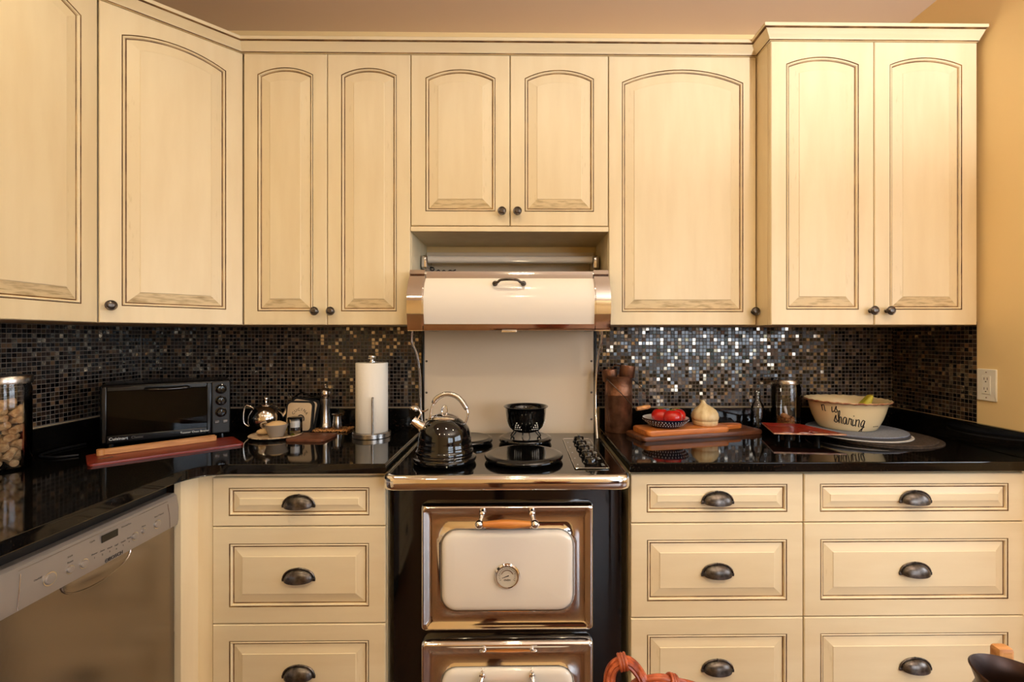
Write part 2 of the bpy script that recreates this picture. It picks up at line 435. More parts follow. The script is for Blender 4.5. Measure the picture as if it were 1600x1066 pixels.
bx(bm, -.003, .003, -.006, 0, .033, .039, .001)
pull_src = obj('cup_pull', bm, 'pewter', ang=50); PULL = pull_src.data; bpy.data.objects.remove(pull_src)
def pull(dr, x, z, yf):
    o = bpy.data.objects.new('cup_pull', PULL); C.objects.link(o); o.parent = dr; o.location = (x, yf, z); o['label'] = 'dark pewter cup pull'

# ------------------------------------------------------------------ upper cabinets
ZU0, ZU1 = 1.369, 2.408
def upper(label, x0, x1, yf, z0, doors, knobs, body_z0=None, rise=.027, stile=.052):
    xc = (x0 + x1) / 2; bz = z0 if body_z0 is None else body_z0
    t = thing('wall_cabinet', label, 'cabinet', (xc, yf + .021, bz), 0, 'cream wall cabinets')
    hw = (x1 - x0) / 2; dp = (YB - .008 - yf - .021)
    bm = NB(); tk = .018; h = 2.44 - bz
    bx(bm, -hw, -hw + tk, 0, dp, 0, h, .001); bx(bm, hw - tk, hw, 0, dp, 0, h, .001)
    bx(bm, -hw + tk, hw - tk, 0, dp, h - tk, h); bx(bm, -hw + tk, hw - tk, dp - .008, dp, 0, h - tk)
    bx(bm, -hw + tk, hw - tk, 0, dp - .008, 0, tk)
    if bz < z0 - .005: bx(bm, -hw, hw, -.021, 0, 0, z0 - bz - .003, .0015)
    obj('body', bm, 'cream', t)
    for (a, b), kx in zip(doors, knobs):
        d = front(t, 'door', a - xc + .0015, b - xc - .0015, z0 - bz, ZU1 - bz, -.021, rise, stile)
        knob(d, kx - xc, z0 - bz + .052, -.021)
    return t
upper('cream wall cabinet with two arched doors between diagonal corner and range hood', -1.062, -.424, 1.83, ZU0, [(-1.062, -.743), (-.743, -.424)], [-.783, -.722])
upper('short cream wall cabinet with two arched doors above the range hood', -.4235, .338, 1.83, 1.751, [(-.4235, -.042), (-.042, .338)], [-.072, -.013], body_z0=1.729, stile=.055, rise=.033)
upper('cream wall cabinet with one wide arched door right of the hood', .3385, .913, 1.83, ZU0, [(.3385, .913)], [.899], stile=.05, rise=.050)
upper('deeper cream wall cabinet with two arched doors against the right wall', .9155, 1.683, 1.73, ZU0 - .002, [(.9155, 1.299), (1.299, 1.683)], [1.284, 1.344], stile=.056)
# diagonal corner cabinet
cxd, cyd = -1.2115, 1.6885
t = thing('corner_cabinet', 'cream diagonal corner wall cabinet with one arched door', 'cabinet', (cxd, cyd, ZU0), PI / 4)
rot = lambda X, Y: ((X - cxd) * math.cos(PI / 4) + (Y - cyd) * math.sin(PI / 4), -(X - cxd) * math.sin(PI / 4) + (Y - cyd) * math.cos(PI / 4))
bm = NB(); prism(bm, [rot(*p) for p in ((-1.378, 1.552), (-1.0635, 1.852 + .014), (-1.0635, YB - .008), (XL + .008, YB - .008), (XL + .008, 1.552))], 0, 2.44 - ZU0, .001)
obj('body', bm, 'cream', t)
dl = .2055
d = front(t, 'door', -dl, dl, 0, ZU1 - ZU0, -.002 - .0, .032, .056)
knob(d, -dl + .028, .056, -.002)
# left wall cabinet, front facing the room
t = thing('wall_cabinet', 'cream arched-door wall cabinet on the left wall, cut by the frame', 'cabinet', (-1.381, 1.07, ZU0), PI / 2, 'cream wall cabinets')
bm = NB(); bx(bm, -.475, .478, 0, .31, 0, 2.44 - ZU0, .001); obj('body', bm, 'cream', t)
for a, b, kx in ((-.472, 0, -.03), (0, .474, .03)):
    d = front(t, 'door', a + .0015, b - .0015, 0, ZU1 - ZU0, -.021, .034, .056); knob(d, kx, .056, -.021)
# crown moulding swept along the cabinet fronts
path = [(-1.36, .59), (-1.36, 1.5375), (-1.0675, 1.83), (.9155, 1.83), (.9155, 1.73), (1.683, 1.73)]
prof = [(-.02, 2.409), (.005, 2.409), (.005, 2.4115), (.0075, 2.4115), (.009, 2.414), (.011, 2.4165), (.016, 2.421), (.022, 2.426), (.028, 2.4335), (.032, 2.4365), (.032, 2.4385), (.041, 2.4385), (.043, 2.4405), (.043, 2.449), (.041, 2.451), (-.02, 2.451)]
pmi = [0, 1, 1, 0, 0, 0, 0, 0, 0, 1, 1, 0, 0, 0, 0]
bm = NB(); rings = []
for i, p in enumerate(path):
    p = Vector(p); ns = []
    for a, b in ((i - 1, i), (i, i + 1)):
        if a >= 0 and b < len(path):
            d_ = (Vector(path[b]) - Vector(path[a])).normalized(); ns.append(Vector((d_.y, -d_.x)))
    mtr = ns[0] if len(ns) == 1 else (ns[0] + ns[1]) / (1 + ns[0].dot(ns[1]))
    rings.append([bm.verts.new((p.x + mtr.x * o, p.y + mtr.y * o, z)) for o, z in prof])
for i in range(len(rings) - 1):
    for k in range(len(prof) - 1):
        f = bm.faces.new((rings[i][k], rings[i + 1][k], rings[i + 1][k + 1], rings[i][k + 1])); f.material_index = pmi[k]
    f = bm.faces.new((rings[i][-1], rings[i + 1][-1], rings[i + 1][0], rings[i][0]))
bm.faces.new(rings[0]); bm.faces.new(list(reversed(rings[-1])))
struct('trim_1', bm, ['cream_h', 'glaze'], 'cream crown moulding along the wall cabinets', ang=25)

# ------------------------------------------------------------------ base cabinets
def base(label, x0, x1, yf, rows, st=.053):
    xc = (x0 + x1) / 2; hw = (x1 - x0) / 2
    t = thing('drawer_cabinet', label, 'cabinet', (xc, yf + .021, 0), 0, 'cream drawer cabinets')
    bm = NB(); bx(bm, -hw, hw, 0, YB - .03 - yf - .021, .1, .884, .001); bx(bm, -hw, hw, .06, .08, 0, .1)
    obj('body', bm, 'cream', t)
    for i, (za, zb) in enumerate(rows):
        d = front(t, 'drawer', -hw + .0015, hw - .0015, za, zb, -.021, 0, st if i else .033, bev_w=.030 if i else .022, top=None)
        pull(d, 0, (za + zb) / 2 - .013, -.0225)
    return t
base('cream three-drawer base cabinet left of the range', -.997, -.438, 1.545, [(.711, .868), (.396, .7075), (.085, .3925)])
base('narrower cream three-drawer base cabinet right beside the range', .357, .926, 1.545, [(.716, .874), (.4065, .7125), (.09, .403)])
base('wider cream three-drawer base cabinet by the right wall', .927, 1.66, 1.545, [(.716, .874), (.4065, .7125), (.09, .403)])
bm = NB(); prism(bm, [(-1.065, 1.472), (-1.045, 1.472), (-1.045, 1.55), (-.998, 1.55), (-.998, 1.57), (-1.065, 1.57)], .0, .884, .002)
tag(obj('filler_panel', bm, 'cream'), 'cream corner filler panel between dishwasher and left drawers', 'panel')
bm = NB(); bx(bm, 1.662, 1.698, 1.555, 1.575, 0, .884, .002)
tag(obj('filler_panel', bm, 'cream'), 'narrow cream filler strip between right drawers and right wall', 'panel')
# left run cabinet nearer than the dishwasher (its end closes the run)
t = thing('drawer_cabinet', 'cream drawer cabinet on the near side of the dishwasher', 'cabinet', (-1.086, .59, 0), PI / 2, 'cream drawer cabinets')
bm = NB(); bx(bm, -.28, .28, 0, .58, .1, .884, .001); obj('body', bm, 'cream', t)
for i, (za, zb) in enumerate([(.711, .868), (.396, .7075), (.085, .3925)]):
    d = front(t, 'drawer', -.2785, .2785, za, zb, -.021, 0, .053 if i else .033, bev_w=.03 if i else .022); pull(d, 0, (za + zb) / 2 - .01, -.0225)

# ------------------------------------------------------------------ worktops
ZT = .918
t = thing('worktop', 'black granite L-shaped worktop in the left corner', 'worktop', (-1.1, 1.8, .886))
poly = [(XL + .006, .3), (-1.03, .3), (-1.03, 1.42)]
poly += [(-.93 + .1 * math.cos(PI - PI / 2 * k / 8), 1.42 + .1 * math.sin(PI / 2 * k / 8)) for k in range(1, 9)]
poly += [(-.432, 1.525 - .005), (-.432, YB - .006), (XL + .006, YB - .006)]
bm = NB(); prism(bm, [(x + 1.1, y - 1.8) for x, y in poly], 0, .032, .003)
obj('slab', bm, 'granite', t)
bm = NB(); bx(bm, XL + .006 + 1.1, -.445 + 1.1, YB - .026 - 1.8, YB - .006 - 1.8, .0322, .118, .002); obj('upstand', bm, 'granite', t)
bm = NB(); bx(bm, XL + .006 + 1.1, XL + .026 + 1.1, .3 - 1.8, YB - .0265 - 1.8, .0322, .118, .002); obj('upstand', bm, 'granite', t)
t = thing('worktop', 'black granite worktop right of the range', 'worktop', (1.0, 1.8, .886))
bm = NB(); bx(bm, .350 - 1, XR - .006 - 1, 1.522 - 1.8, YB - .006 - 1.8, 0, .032, .003); obj('slab', bm, 'granite', t)
bm = NB(); bx(bm, .352 - 1, XR - .006 - 1, YB - .026 - 1.8, YB - .006 - 1.8, .0322, .118, .002); obj('upstand', bm, 'granite', t)
bm = NB(); bx(bm, XR - .026 - 1, XR - .006 - 1, 1.522 - 1.8, YB - .0265 - 1.8, .0322, .118, .002); obj('upstand', bm, 'granite', t)

# ------------------------------------------------------------------ dishwasher (front faces +x, built facing -y and turned)
t = thing('dishwasher', 'stainless dishwasher with silver control strip under left worktop', 'dishwasher', (-1.065, 1.171, 0), PI / 2)
hw = .297
bm = NB(); bx(bm, -hw, hw, .02, .57, .02, .866, .002); obj('body', bm, 'rubber', t)
bm = NB(); bx(bm, -hw, hw, -.004, .019, .11, .752, .004); obj('door', bm, 'dw_steel', t)
bm = NB()
pr = [(.019, .845), (-.002, .845), (-.010, .838), (-.016, .80), (-.016, .765), (-.012, .748), (.019, .748)]
vs = [[bm.verts.new((x, y, z)) for y, z in pr] for x in (-hw, hw)]
for k in range(len(pr)): bm.faces.new((vs[0][k], vs[1][k], vs[1][(k + 1) % 7], vs[0][(k + 1) % 7]))
bm.faces.new(vs[0]); bm.faces.new(list(reversed(vs[1])))
cp = obj('control_panel', bm, 'dw_panel', t, 25)
yf = -.0162
for x, z, r in ((-.101, .784, .0125), (-.053, .781, .008), (-.018, .778, .0095), (.132, .781, .009), (.162, .783, .0065), (.211, .783, .0105)):
    bm = NB(); lathe(bm, [(0, .0045), (r * .75, .0045), (r * .9, .004), (r, .002), (r, 0)], 20, mtx=Matrix.Translation((x, yf, z)) @ KM); obj('button', bm, 'dw_panel', cp)
    bm = NB(); lathe(bm, [(r, .0012), (r * 1.22, .0012), (r * 1.22, 0)], 20, mtx=Matrix.Translation((x, yf, z)) @ KM); obj('button_ring', bm, 'steel_pol', cp)
bm = NB(); bx(bm, .030, .078, yf - .0008, yf + .001, .806, .824, .0005); obj('display', bm, 'screen', cp)
text('lettering', 'BOSCH', .013, Matrix.Translation((.073, -.0150, .7555)) @ FRONT, 'ink', cp, spacing=1.05)
bm = NB(); tube(bm, [(.046 + .0045 * math.cos(2 * PI * k / 16), -.0152, .7555 + .0045 * math.sin(2 * PI * k / 16)) for k in range(16)], .0006, 5, closed=True)
bx(bm, .0435, .0485, -.0156, -.0148, .7549, .7561); obj('emblem', bm, 'ink', cp)
for x, z, s in ((-.127, .797, 'On/Off'), (-.053, .799, 'Reset'), (-.053, .812, 'Lock'), (.004, .822, 'Cycle'), (.104, .822, 'Normal Eco'), (.218, .806, 'Start / Cancel'), (.162, .797, 'Rinse'), (.010, .789, 'Power'), (.032, .787, 'Auto'), (.053, .785, 'Wash'), (.073, .783, 'Half'), (.094, .783, 'Quick'), (.113, .785, 'Rinse'), (.010, .779, '1'), (.032, .777, '2'), (.053, .775, '3'), (.073, .773, '4'), (.094, .773, '5'), (.113, .775, '6')):
    text('lettering', s, .0062, Matrix.Translation((x, yf - .0004, z)) @ FRONT, 'print_g', cp, .0002)
bm = NB()
for x in (-.169, .262): tube(bm, [(x, yf, .752), (x - .003 * (1 if x > 0 else -1), yf - .0004, .79), (x - .008 * (1 if x > 0 else -1), yf + .001, .825)], .0009, 5)
tube(bm, [(-.164, -.0130, .832), (.256, -.0130, .832)], .0005, 5)
obj('outline', bm, 'steel_pol', cp)
bm = NB(); n = 20
arc = [(.035 - .098 * math.cos(PI * k / n), -.044 * math.sin(PI * k / n) ** .8) for k in range(n + 1)]
va = [bm.verts.new((x, -.0046, .7495 + z)) for x, z in arc]
vb = [bm.verts.new((.035 + (x - .035) * .8, -.0085, .7495 + z * .55)) for x, z in arc]
vc = [bm.verts.new((.035 + (x - .035) * .7, -.0046, .7495)) for x, z in arc]
for p, q in ((va, vb), (vb, vc)):
    for k in range(n): bm.faces.new((p[k], p[k + 1], q[k + 1], q[k]))
tube(bm, [(x, -.0046, .7495 + z) for x, z in arc], .0022, 6)
obj('handle_recess', bm, 'dw_steel', t, 40)

# ------------------------------------------------------------------ antique-style range
ZK = .893
XM = -.043                                   # centre line of the range
t = rng = thing('cooking_range', 'black and chrome antique-style electric range with white enamel doors', 'range', (XM, 1.8, 0))
ly = lambda y: y - 1.8
lx = lambda x: x - XM
bm = NB()
bx(bm, -.372, .372, ly(1.555), ly(2.12), .06, ZK - .022, .004)
prism(bm, [(-.372, ly(1.555)), (-.372, ly(1.60)), (.372, ly(1.60)), (.372, ly(1.555)), (.31, ly(1.535)), (-.31, ly(1.535))], .06, ZK - .04, .003)
for sx in (-1, 1):
    for y in (1.60, 2.06): lathe(bm, [(0, 0), (.022, 0), (.018, .03), (.025, .062), (0, .062)], 12, (sx * .32, ly(y), 0))
obj('body', bm, 'black', t)
bm = NB(); prism(bm, rrect(0, ly(1.80), .742, .664, .012), ZK - .02, ZK, .003); obj('cooktop', bm, 'black', t)
# chrome bullnose rail round the front and the sides
bm = NB()
pr = [(0, ZK + .003), (.010, ZK + .003), (.017, ZK - .001), (.021, ZK - .010), (.021, ZK - .030), (.017, ZK - .040), (.010, ZK - .043), (0, ZK - .043)]
cr = .03; hw = .372
pth = [(-hw, ly(2.12), (-1, 0)), (-hw, ly(1.475) + cr, (-1, 0))]
pth += [(-hw + cr - cr * math.cos(PI / 2 * k / 6), ly(1.475) + cr - cr * math.sin(PI / 2 * k / 6), (-math.cos(PI / 2 * k / 6), -math.sin(PI / 2 * k / 6))) for k in range(1, 7)]
pth += [(-x, y, (-n[0], n[1])) for x, y, n in reversed(pth)]
rings = []
for i, (x, y, n) in enumerate(pth):
    side = .45 if abs(n[1]) < .01 else .45 + .55 * min(1, abs(n[1]) * 1.2)
    rings.append([bm.verts.new((x + n[0] * o * side, y + n[1] * o * (1 if abs(n[1]) > .01 else 1), z)) for o, z in pr])
for i in range(len(rings) - 1):
    for k in range(len(pr)):
        bm.faces.new((rings[i][k], rings[i + 1][k], rings[i + 1][(k + 1) % len(pr)], rings[i][(k + 1) % len(pr)]))
bm.faces.new(rings[0]); bm.faces.new(list(reversed(rings[-1])))
obj('front_rail', bm, 'chrome', t, 45)
# oven doors
def softpad(bm, cx, cz, w_, h_, r, yb, yf, soft=.012, mi=0):
    loops = [(rrect(cx, cz, w_, h_, r), yb), (rrect(cx, cz, w_, h_, r), yf + soft * .9)]
    for k in range(1, 6):
        a = PI / 2 * k / 5; i = soft * 1.5 * (1 - math.cos(a))
        loops.append((rrect(cx, cz, w_ - 2 * i, h_ - 2 * i, max(r - i, .002)), yf + soft * .9 * (1 - math.sin(a))))
    loops.append((rrect(cx, cz, w_ - .08, h_ - .08, max(r - .04, .004)), yf - .0015))
    rings = [[bm.verts.new((x, y, z)) for x, z in pts] for pts, y in loops]; N = len(rings[0])
    for i in range(len(rings) - 1):
        for k in range(N): bm.faces.new((rings[i][k], rings[i][(k + 1) % N], rings[i + 1][(k + 1) % N], rings[i + 1][k])).material_index = mi
    bm.faces.new(rings[-1]).material_index = mi; bm.faces.new(list(reversed(rings[0]))).material_index = mi
def oven_door(z0, z1, thermo, label, hz):
    zc = (z0 + z1) / 2; h = z1 - z0; W = .549; zp = zc - .007; hp_ = h - .149
    bm = NB(); y0 = ly(1.535); yf = ly(1.505)
    R0 = lambda i, r=.012: rrect(0, zc, W - 2 * i, h - 2 * i, r)
    N2 = lambda w_, hh, r: rrect(0, zp, w_, hp_ + hh, r)
    loops = [(R0(0), y0), (R0(0), yf + .012), (R0(.004), yf + .003), (R0(.010), yf), (R0(.016), yf + .002), (R0(.022), yf + .007), (N2(W - .08, .07, .03), yf + .009), (N2(.445, .029, .052), yf + .008), (N2(.425, .009, .050), yf + .003), (N2(.41, -.003, .048), yf + .012)]
    rings = [[bm.verts.new((x, y, z)) for x, z in pts] for pts, y in loops]; N = len(rings[0])
    for i in range(len(rings) - 1):
        for k in range(N): bm.faces.new((rings[i][k], rings[i][(k + 1) % N], rings[i + 1][(k + 1) % N], rings[i + 1][k]))
    bm.faces.new(rings[-1]); bm.faces.new(list(reversed(rings[0])))
    d = obj('oven_door', bm, 'chrome', t, 40); d['label'] = label
    bm = NB(); softpad(bm, 0, zp, .416, hp_, .048, yf + .012, yf - .010, .014); obj('enamel_panel', bm, 'white_en', d, 50)
    # handle: two chrome posts with balls and a turned oak grip
    for sx in (-1, 1):
        bm = NB()
        lathe(bm, [(0, 0), (.011, 0), (.012, .004), (.008, .008), (.007, .02), (.009, .024), (0, .03)], 16, mtx=Matrix.Translation((sx * .078, yf + .004, hz + .024)) @ KM)
        tube(bm, [(sx * .078, yf - .014, hz + .024), (sx * .082, yf - .030, hz + .01), (sx * .083, yf - .036, hz)], [.008, .007, .008], 10)
        bmesh.ops.create_icosphere(bm, subdivisions=3, radius=.0135, matrix=Matrix.Translation((sx * .086, yf - .038, hz)))
        obj('handle_mount', bm, 'chrome', d, 60)
    bm = NB(); lathe(bm, [(0, -.074), (.0085, -.074), (.010, -.06), (.0135, -.02), (.0142, 0), (.0135, .02), (.010, .06), (.0085, .074), (0, .074)], 20, mtx=Matrix.Translation((0, yf - .038, hz)) @ Matrix.Rotation(PI / 2, 4, 'Y')); obj('handle_grip', bm, 'oak', d, 50)
    if thermo:
        bm = NB(); T = Matrix.Translation((0, yf - .0095, zc - .018)) @ KM
        lathe(bm, [(.0, 0), (.039, 0), (.040, .006), (.036, .011), (.033, .0105), (.0325, .006), (0, .006)], 40, mtx=T, mis=[0, 0, 0, 0, 0, 1])
        for k in range(20):
            an = R(-30 + 240 * k / 19); q = Vector((math.cos(an), 0, math.sin(an)))
            c0 = Vector((0, yf - .0158, zc - .018))
            tube(bm, [c0 + q * .022, c0 + q * (.027 if k % 4 else .029)], .0005, 4, 2)
        c0 = Vector((0, yf - .0162, zc - .018))
        tube(bm, [c0 + Vector((.005, 0, .002)), c0 + Vector((-.017, 0, -.006))], [.0016, .0005], 5, 2)
        tube(bm, [c0 + Vector((.019 * math.cos(R(a)), 0, .019 * math.sin(R(a)))) for a in range(20, 161, 10)], .0011, 4, 3)
        obj('thermometer', bm, ['chrome', 'amber', 'ink', 'copper'], d, 40)
        text('lettering', 'OVEN', .008, Matrix.Translation((0, yf - .0160, zc - .030)) @ FRONT, 'ink', d, .0003)
oven_door(.389, .791, True, 'upper oven door with round thermometer', .744)
oven_door(.055, .355, False, 'lower oven door', .238)
# burner covers
for X, Y, r in ((.01, 1.665, .137), (.018, 1.945, .108), (-.262, 1.640, .108), (-.222, 1.925, .108)):
    bm = NB(); lathe(bm, [(0, .0005), (r * .80, .0005), (r * .97, .006), (r, .012), (r, .016), (r * .985, .020), (r * .9, .0245), (r * .86, .0255), (r * .8, .0245), (0, .0245)], 56)
    o = obj('burner_cover', bm, 'black', t, 18); o.location = (lx(X), ly(Y), ZK)
# control strip
bm = NB(); prism(bm, rrect(lx(.232), ly(1.765), .112, .448, .006), ZK + .0003, ZK + .003, .001); cs = obj('control_strip', bm, 'black', t)
bm = NB(); tube(bm, [(x, y, ZK + .003) for x, y in rrect(lx(.232), ly(1.765), .112, .448, .006, 3)], .0013, 6, closed=True); obj('strip_edge', bm, 'steel_pol', cs)
for i in range(5):
    y = 1.605 + .083 * i
    bm = NB(); lathe(bm, [(0, 0), (.024, 0), (.025, .003), (.021, .006), (.0195, .019), (.017, .022), (.009, .0235), (0, .0235)], 24); bx(bm, -.003, .003, -.019, .019, .019, .028, .001)
    o = obj('knob', bm, 'black', cs, 45); o.location = (lx(.236), ly(y), ZK + .003)
    text('marking', 'HI', .009, Matrix.Translation((lx(.274), ly(y - .012), ZK + .0032)), 'print_w', cs, .0002)
    text('marking', 'LO', .009, Matrix.Translation((lx(.274), ly(y - .028), ZK + .0032)), 'print_w', cs, .0002)
    text('marking', '0', .009, Matrix.Translation((lx(.190), ly(y - .02), ZK + .0032)), 'print_w', cs, .0002)
# white splash panel with screws
bm = NB(); bx(bm, lx(-.430), lx(.326), ly(2.118), ly(2.140), ZK - .01, 1.362, .002); bx(bm, lx(-.421), lx(.326), ly(2.119), ly(2.139), 1.36, 1.700, .002); bp = obj('back_panel', bm, 'splash', t)
for X in (-.4365, .3325):
    bm = NB(); bx(bm, lx(X) - .006, lx(X) + .006, ly(2.112), ly(2.141), ZK - .01, 1.364, .002); obj('side_strip', bm, 'black_s', bp)
for X in (-.42, .315):
    for z in (.955, 1.075, 1.215):
        bm = NB(); lathe(bm, [(0, .003), (.003, .0025), (.005, 0)], 12, mtx=Matrix.Translation((lx(X), ly(2.118), z)) @ KM); obj('screw', bm, 'pewter', bp)
bm = NB(); tube(bm, [(lx(-.394), ly(2.02), 1.652), (lx(.304), ly(2.02), 1.652)], .0155, 14); obj('roller', bm, 'white_en', bp)
for X in (-.408, .318):
    bm = NB(); bx(bm, lx(X) - .013, lx(X) + .013, ly(2.0), ly(2.118), 1.612, 1.668, .008, 3); obj('bracket', bm, 'steel_pol', bp)
bm = NB()
sc = [(-.40, 1.612), (-.405, 1.628), (-.392, 1.632), (-.386, 1.622), (-.396, 1.616), (-.380, 1.612), (-.366, 1.620), (-.356, 1.612), (-.342, 1.619), (-.330, 1.611), (-.316, 1.619), (-.304, 1.616), (-.290, 1.622)]
tube(bm, spline([(lx(x), ly(2.1165), z) for x, z in sc], 5), .003, 6); obj('script_emblem', bm, 'pewter', bp, 60)
# hood: chrome shell with white roll door
HZ0, HZ1 = 1.347, 1.571
def hood_prof(s=0.0):
    return [(2.10, HZ1), (1.792, HZ1), (1.785, HZ1 - .002), (1.778, 1.548), (1.752, 1.520), (1.735, 1.485), (1.729, 1.445), (1.733, 1.405), (1.742, 1.372), (1.745, 1.355), (1.748, HZ0), (2.10, HZ0)]
def hood_sec(bm, x0, x1, out, pr=None):
    pr = pr or hood_prof()
    vs = []
    for x in (x0, x1): vs.append([bm.verts.new((lx(x), ly(y) - (out if y < 2.0 else 0), z)) for y, z in pr])
    n = len(pr)
    for k in range(n): bm.faces.new((vs[0][k], vs[1][k], vs[1][(k + 1) % n], vs[0][(k + 1) % n]))
    bm.faces.new(vs[0]); bm.faces.new(list(reversed(vs[1])))
bm = NB(); hood_sec(bm, -.372, .287, 0); hd = obj('hood', bm, 'chrome', t, 40)
for a, b in ((-.4135, -.3585), (.2735, .3275)):
    bm = NB(); hood_sec(bm, a, b, .010)
    hood_sec(bm, a + (.0 if a < 0 else -.002), b + (.002 if a < 0 else 0), .011, [(1.85, HZ1 + .002), (1.786, HZ1 + .002), (1.776, HZ1 - .014), (1.80, HZ1 - .014)])
    hood_sec(bm, a, b, .011, [(1.85, HZ0 + .012), (1.748, HZ0 + .016), (1.750, HZ0 - .002), (1.85, HZ0 - .002)])
    obj('end_cap', bm, 'chrome', hd, 30)
pts = [(1.777, 1.546), (1.7505, 1.520), (1.7335, 1.485), (1.7275, 1.445), (1.7315, 1.405), (1.7405, 1.370)]
sp = spline([(0, y, z) for y, z in pts], 5)
bm = NB(); vs = []
for x in (-.354, .269): vs.append([bm.verts.new((lx(x), ly(p.y), p.z)) for p in sp] + [bm.verts.new((lx(x), ly(p.y) + .012, p.z)) for p in reversed(sp)])
n = len(vs[0])
for k in range(n): bm.faces.new((vs[0][k], vs[1][k], vs[1][(k + 1) % n], vs[0][(k + 1) % n]))
bm.faces.new(vs[0]); bm.faces.new(list(reversed(vs[1])))
obj('roll_door', bm, 'white_en', hd, 40)
bm = NB()
for s in (-1, 1):
    lathe(bm, [(0, 0), (.010, 0), (.010, .004), (.006, .008), (.006, .022), (0, .024)], 16, mtx=Matrix.Translation((s * .052, ly(1.747), 1.519)) @ KM)
tube(bm, spline([(-.052, ly(1.727), 1.519), (-.040, ly(1.721), 1.522), (-.03, ly(1.718), 1.529), (0, ly(1.716), 1.531), (.03, ly(1.718), 1.529), (.040, ly(1.721), 1.522), (.052, ly(1.727), 1.519)], 4), .0048, 10)
obj('handle', bm, 'pewter', hd, 50)
bm = NB(); bx(bm, -.028, .028, ly(1.741), ly(1.76), HZ0 - .008, HZ0 - .0005, .002); obj('switch', bm, 'steel_pol', hd)
# conduits at both sides between hood and cooktop
bm = NB(); tube(bm, spline([(lx(-.462), ly(2.02), HZ0), (lx(-.465), ly(2.03), 1.30), (lx(-.448), ly(2.05), 1.245), (lx(-.440), ly(2.07), 1.15), (lx(-.438), ly(2.08), 1.0), (lx(-.425), ly(2.085), ZK)], 6), .006, 8); obj('conduit', bm, 'steel_pol', t, 60)
bm = NB(); tube(bm, spline([(lx(.345), ly(2.02), HZ0), (lx(.345), ly(2.03), 1.30), (lx(.334), ly(2.05), 1.235), (lx(.326), ly(2.06), 1.12), (lx(.324), ly(2.05), 1.0), (lx(.322), ly(2.0), ZK)], 6), .006, 8); obj('conduit', bm, 'steel_pol', t, 60)

# ------------------------------------------------------------------ things on the range
kx, ky, kz = -.262, 1.640, ZK + .0258
t = thing('kettle', 'black enamel whistling kettle with chrome arched handle on the range', 'kettle', (kx, ky, kz))
bm = NB(); lathe(bm, [(0, 0), (.094, 0), (.097, .003), (.0985, .008), (.099, .014), (.0965, .020), (.093, .026), (.0935, .031), (.092, .037), (.0905, .042), (.0905, .048), (.090, .060), (.0875, .075), (.082, .090), (.072, .104), (.058, .1165), (.046, .124), (.040, .1265), (0, .1265)], 48, mis=[0, 1, 1] + [0] * 15)
obj('body', bm, ['black', 'chrome'], t, 40)
bm = NB(); lathe(bm, [(0, .120), (.0475, .122), (.049, .126), (.045, .130), (.03, .137), (.014, .141), (.008, .142), (0, .142)], 36)
tube(bm, spline([(-.006, 0, .140), (-.011, 0, .150), (-.006, 0, .162), (.002, 0, .166), (.006, 0, .158), (.006, 0, .140)], 4), .0032, 8); obj('lid', bm, 'chrome', t, 45)
bm = NB(); tube(bm, [(-.062, -.01, .088), (-.083, -.014, .100), (-.104, -.017, .116), (-.108, -.0175, .119)], [.021, .0185, .0165, .0175], 18); obj('spout', bm, 'chrome', t, 40)
bm = NB(); tube(bm, spline([(-.090, -.015, .122), (-.080, -.014, .142), (-.087, -.014, .158)], 4), .004, 8)
bmesh.ops.create_uvsphere(bm, u_segments=18, v_segments=10, radius=.016, matrix=Matrix.Translation((-.100, -.016, .160)) @ Matrix.Rotation(R(15), 4, 'Y') @ Matrix.Diagonal((1.05, 1.05, .6, 1)))
tube(bm, spline([(-.083, -.014, .150), (-.068, -.013, .150), (-.055, -.012, .158)], 4), .003, 6); obj('whistle', bm, 'chrome', t, 50)
hp = [(-.058, 0, .112), (-.050, 0, .130), (-.046, 0, .158), (-.030, 0, .190), (.004, 0, .207), (.042, 0, .198), (.068, 0, .168), (.079, 0, .140), (.072, 0, .112), (.064, 0, .100)]
hs = spline(hp, 6)
bm = NB(); tube(bm, hs, .0035, 8); obj('handle', bm, 'chrome', t, 60)
bm = NB(); sec = hs[15:40]; tube(bm, sec, [.0065] + [.0085] * (len(sec) - 2) + [.0065], 12); obj('handle_grip', bm, 'steel', t, 60)

cx_, cy_, cz_ = .020, 1.905, ZK + .0250
t = thing('colander', 'small black footed colander on the rear burner', 'colander', (cx_, cy_, cz_))
bm = NB()
prof_ = [(0, .024), (.03, .0245), (.052, .031), (.068, .047), (.077, .072), (.080, .100), (.082, .122), (.0885, .125), (.0895, .1275), (.087, .129), (.080, .1255), (.0775, .100), (.0745, .072), (.0655, .049), (.050, .034), (.029, .028), (0, .0275)]
lathe(bm, prof_, 44); obj('bowl', bm, 'black', t, 60)
bm = NB()
for g in range(6):
    a0 = R(-90 + 60 * g + 32)
    for r_ in range(4):
        for c in range(r_ + 1):
            al = a0 + (c - r_ / 2) * .13; z = .071 - .0085 * r_; rr = .0775 - .0026 * r_ ** 1.35
            nrm_ = Vector((math.cos(al), math.sin(al), -.35 - .12 * r_)).normalized()
            mt = Matrix.Translation((rr * math.cos(al), rr * math.sin(al), z)) @ nrm_.to_track_quat('Z', 'Y').to_matrix().to_4x4()
            lathe(bm, [(.0022, -.003), (.0022, .0020), (0, .0020)], 8, mtx=mt)
o = obj('drain_holes', bm, 'white_pl', t)
o['label'] = 'bright drain holes in triangles'
bm = NB()
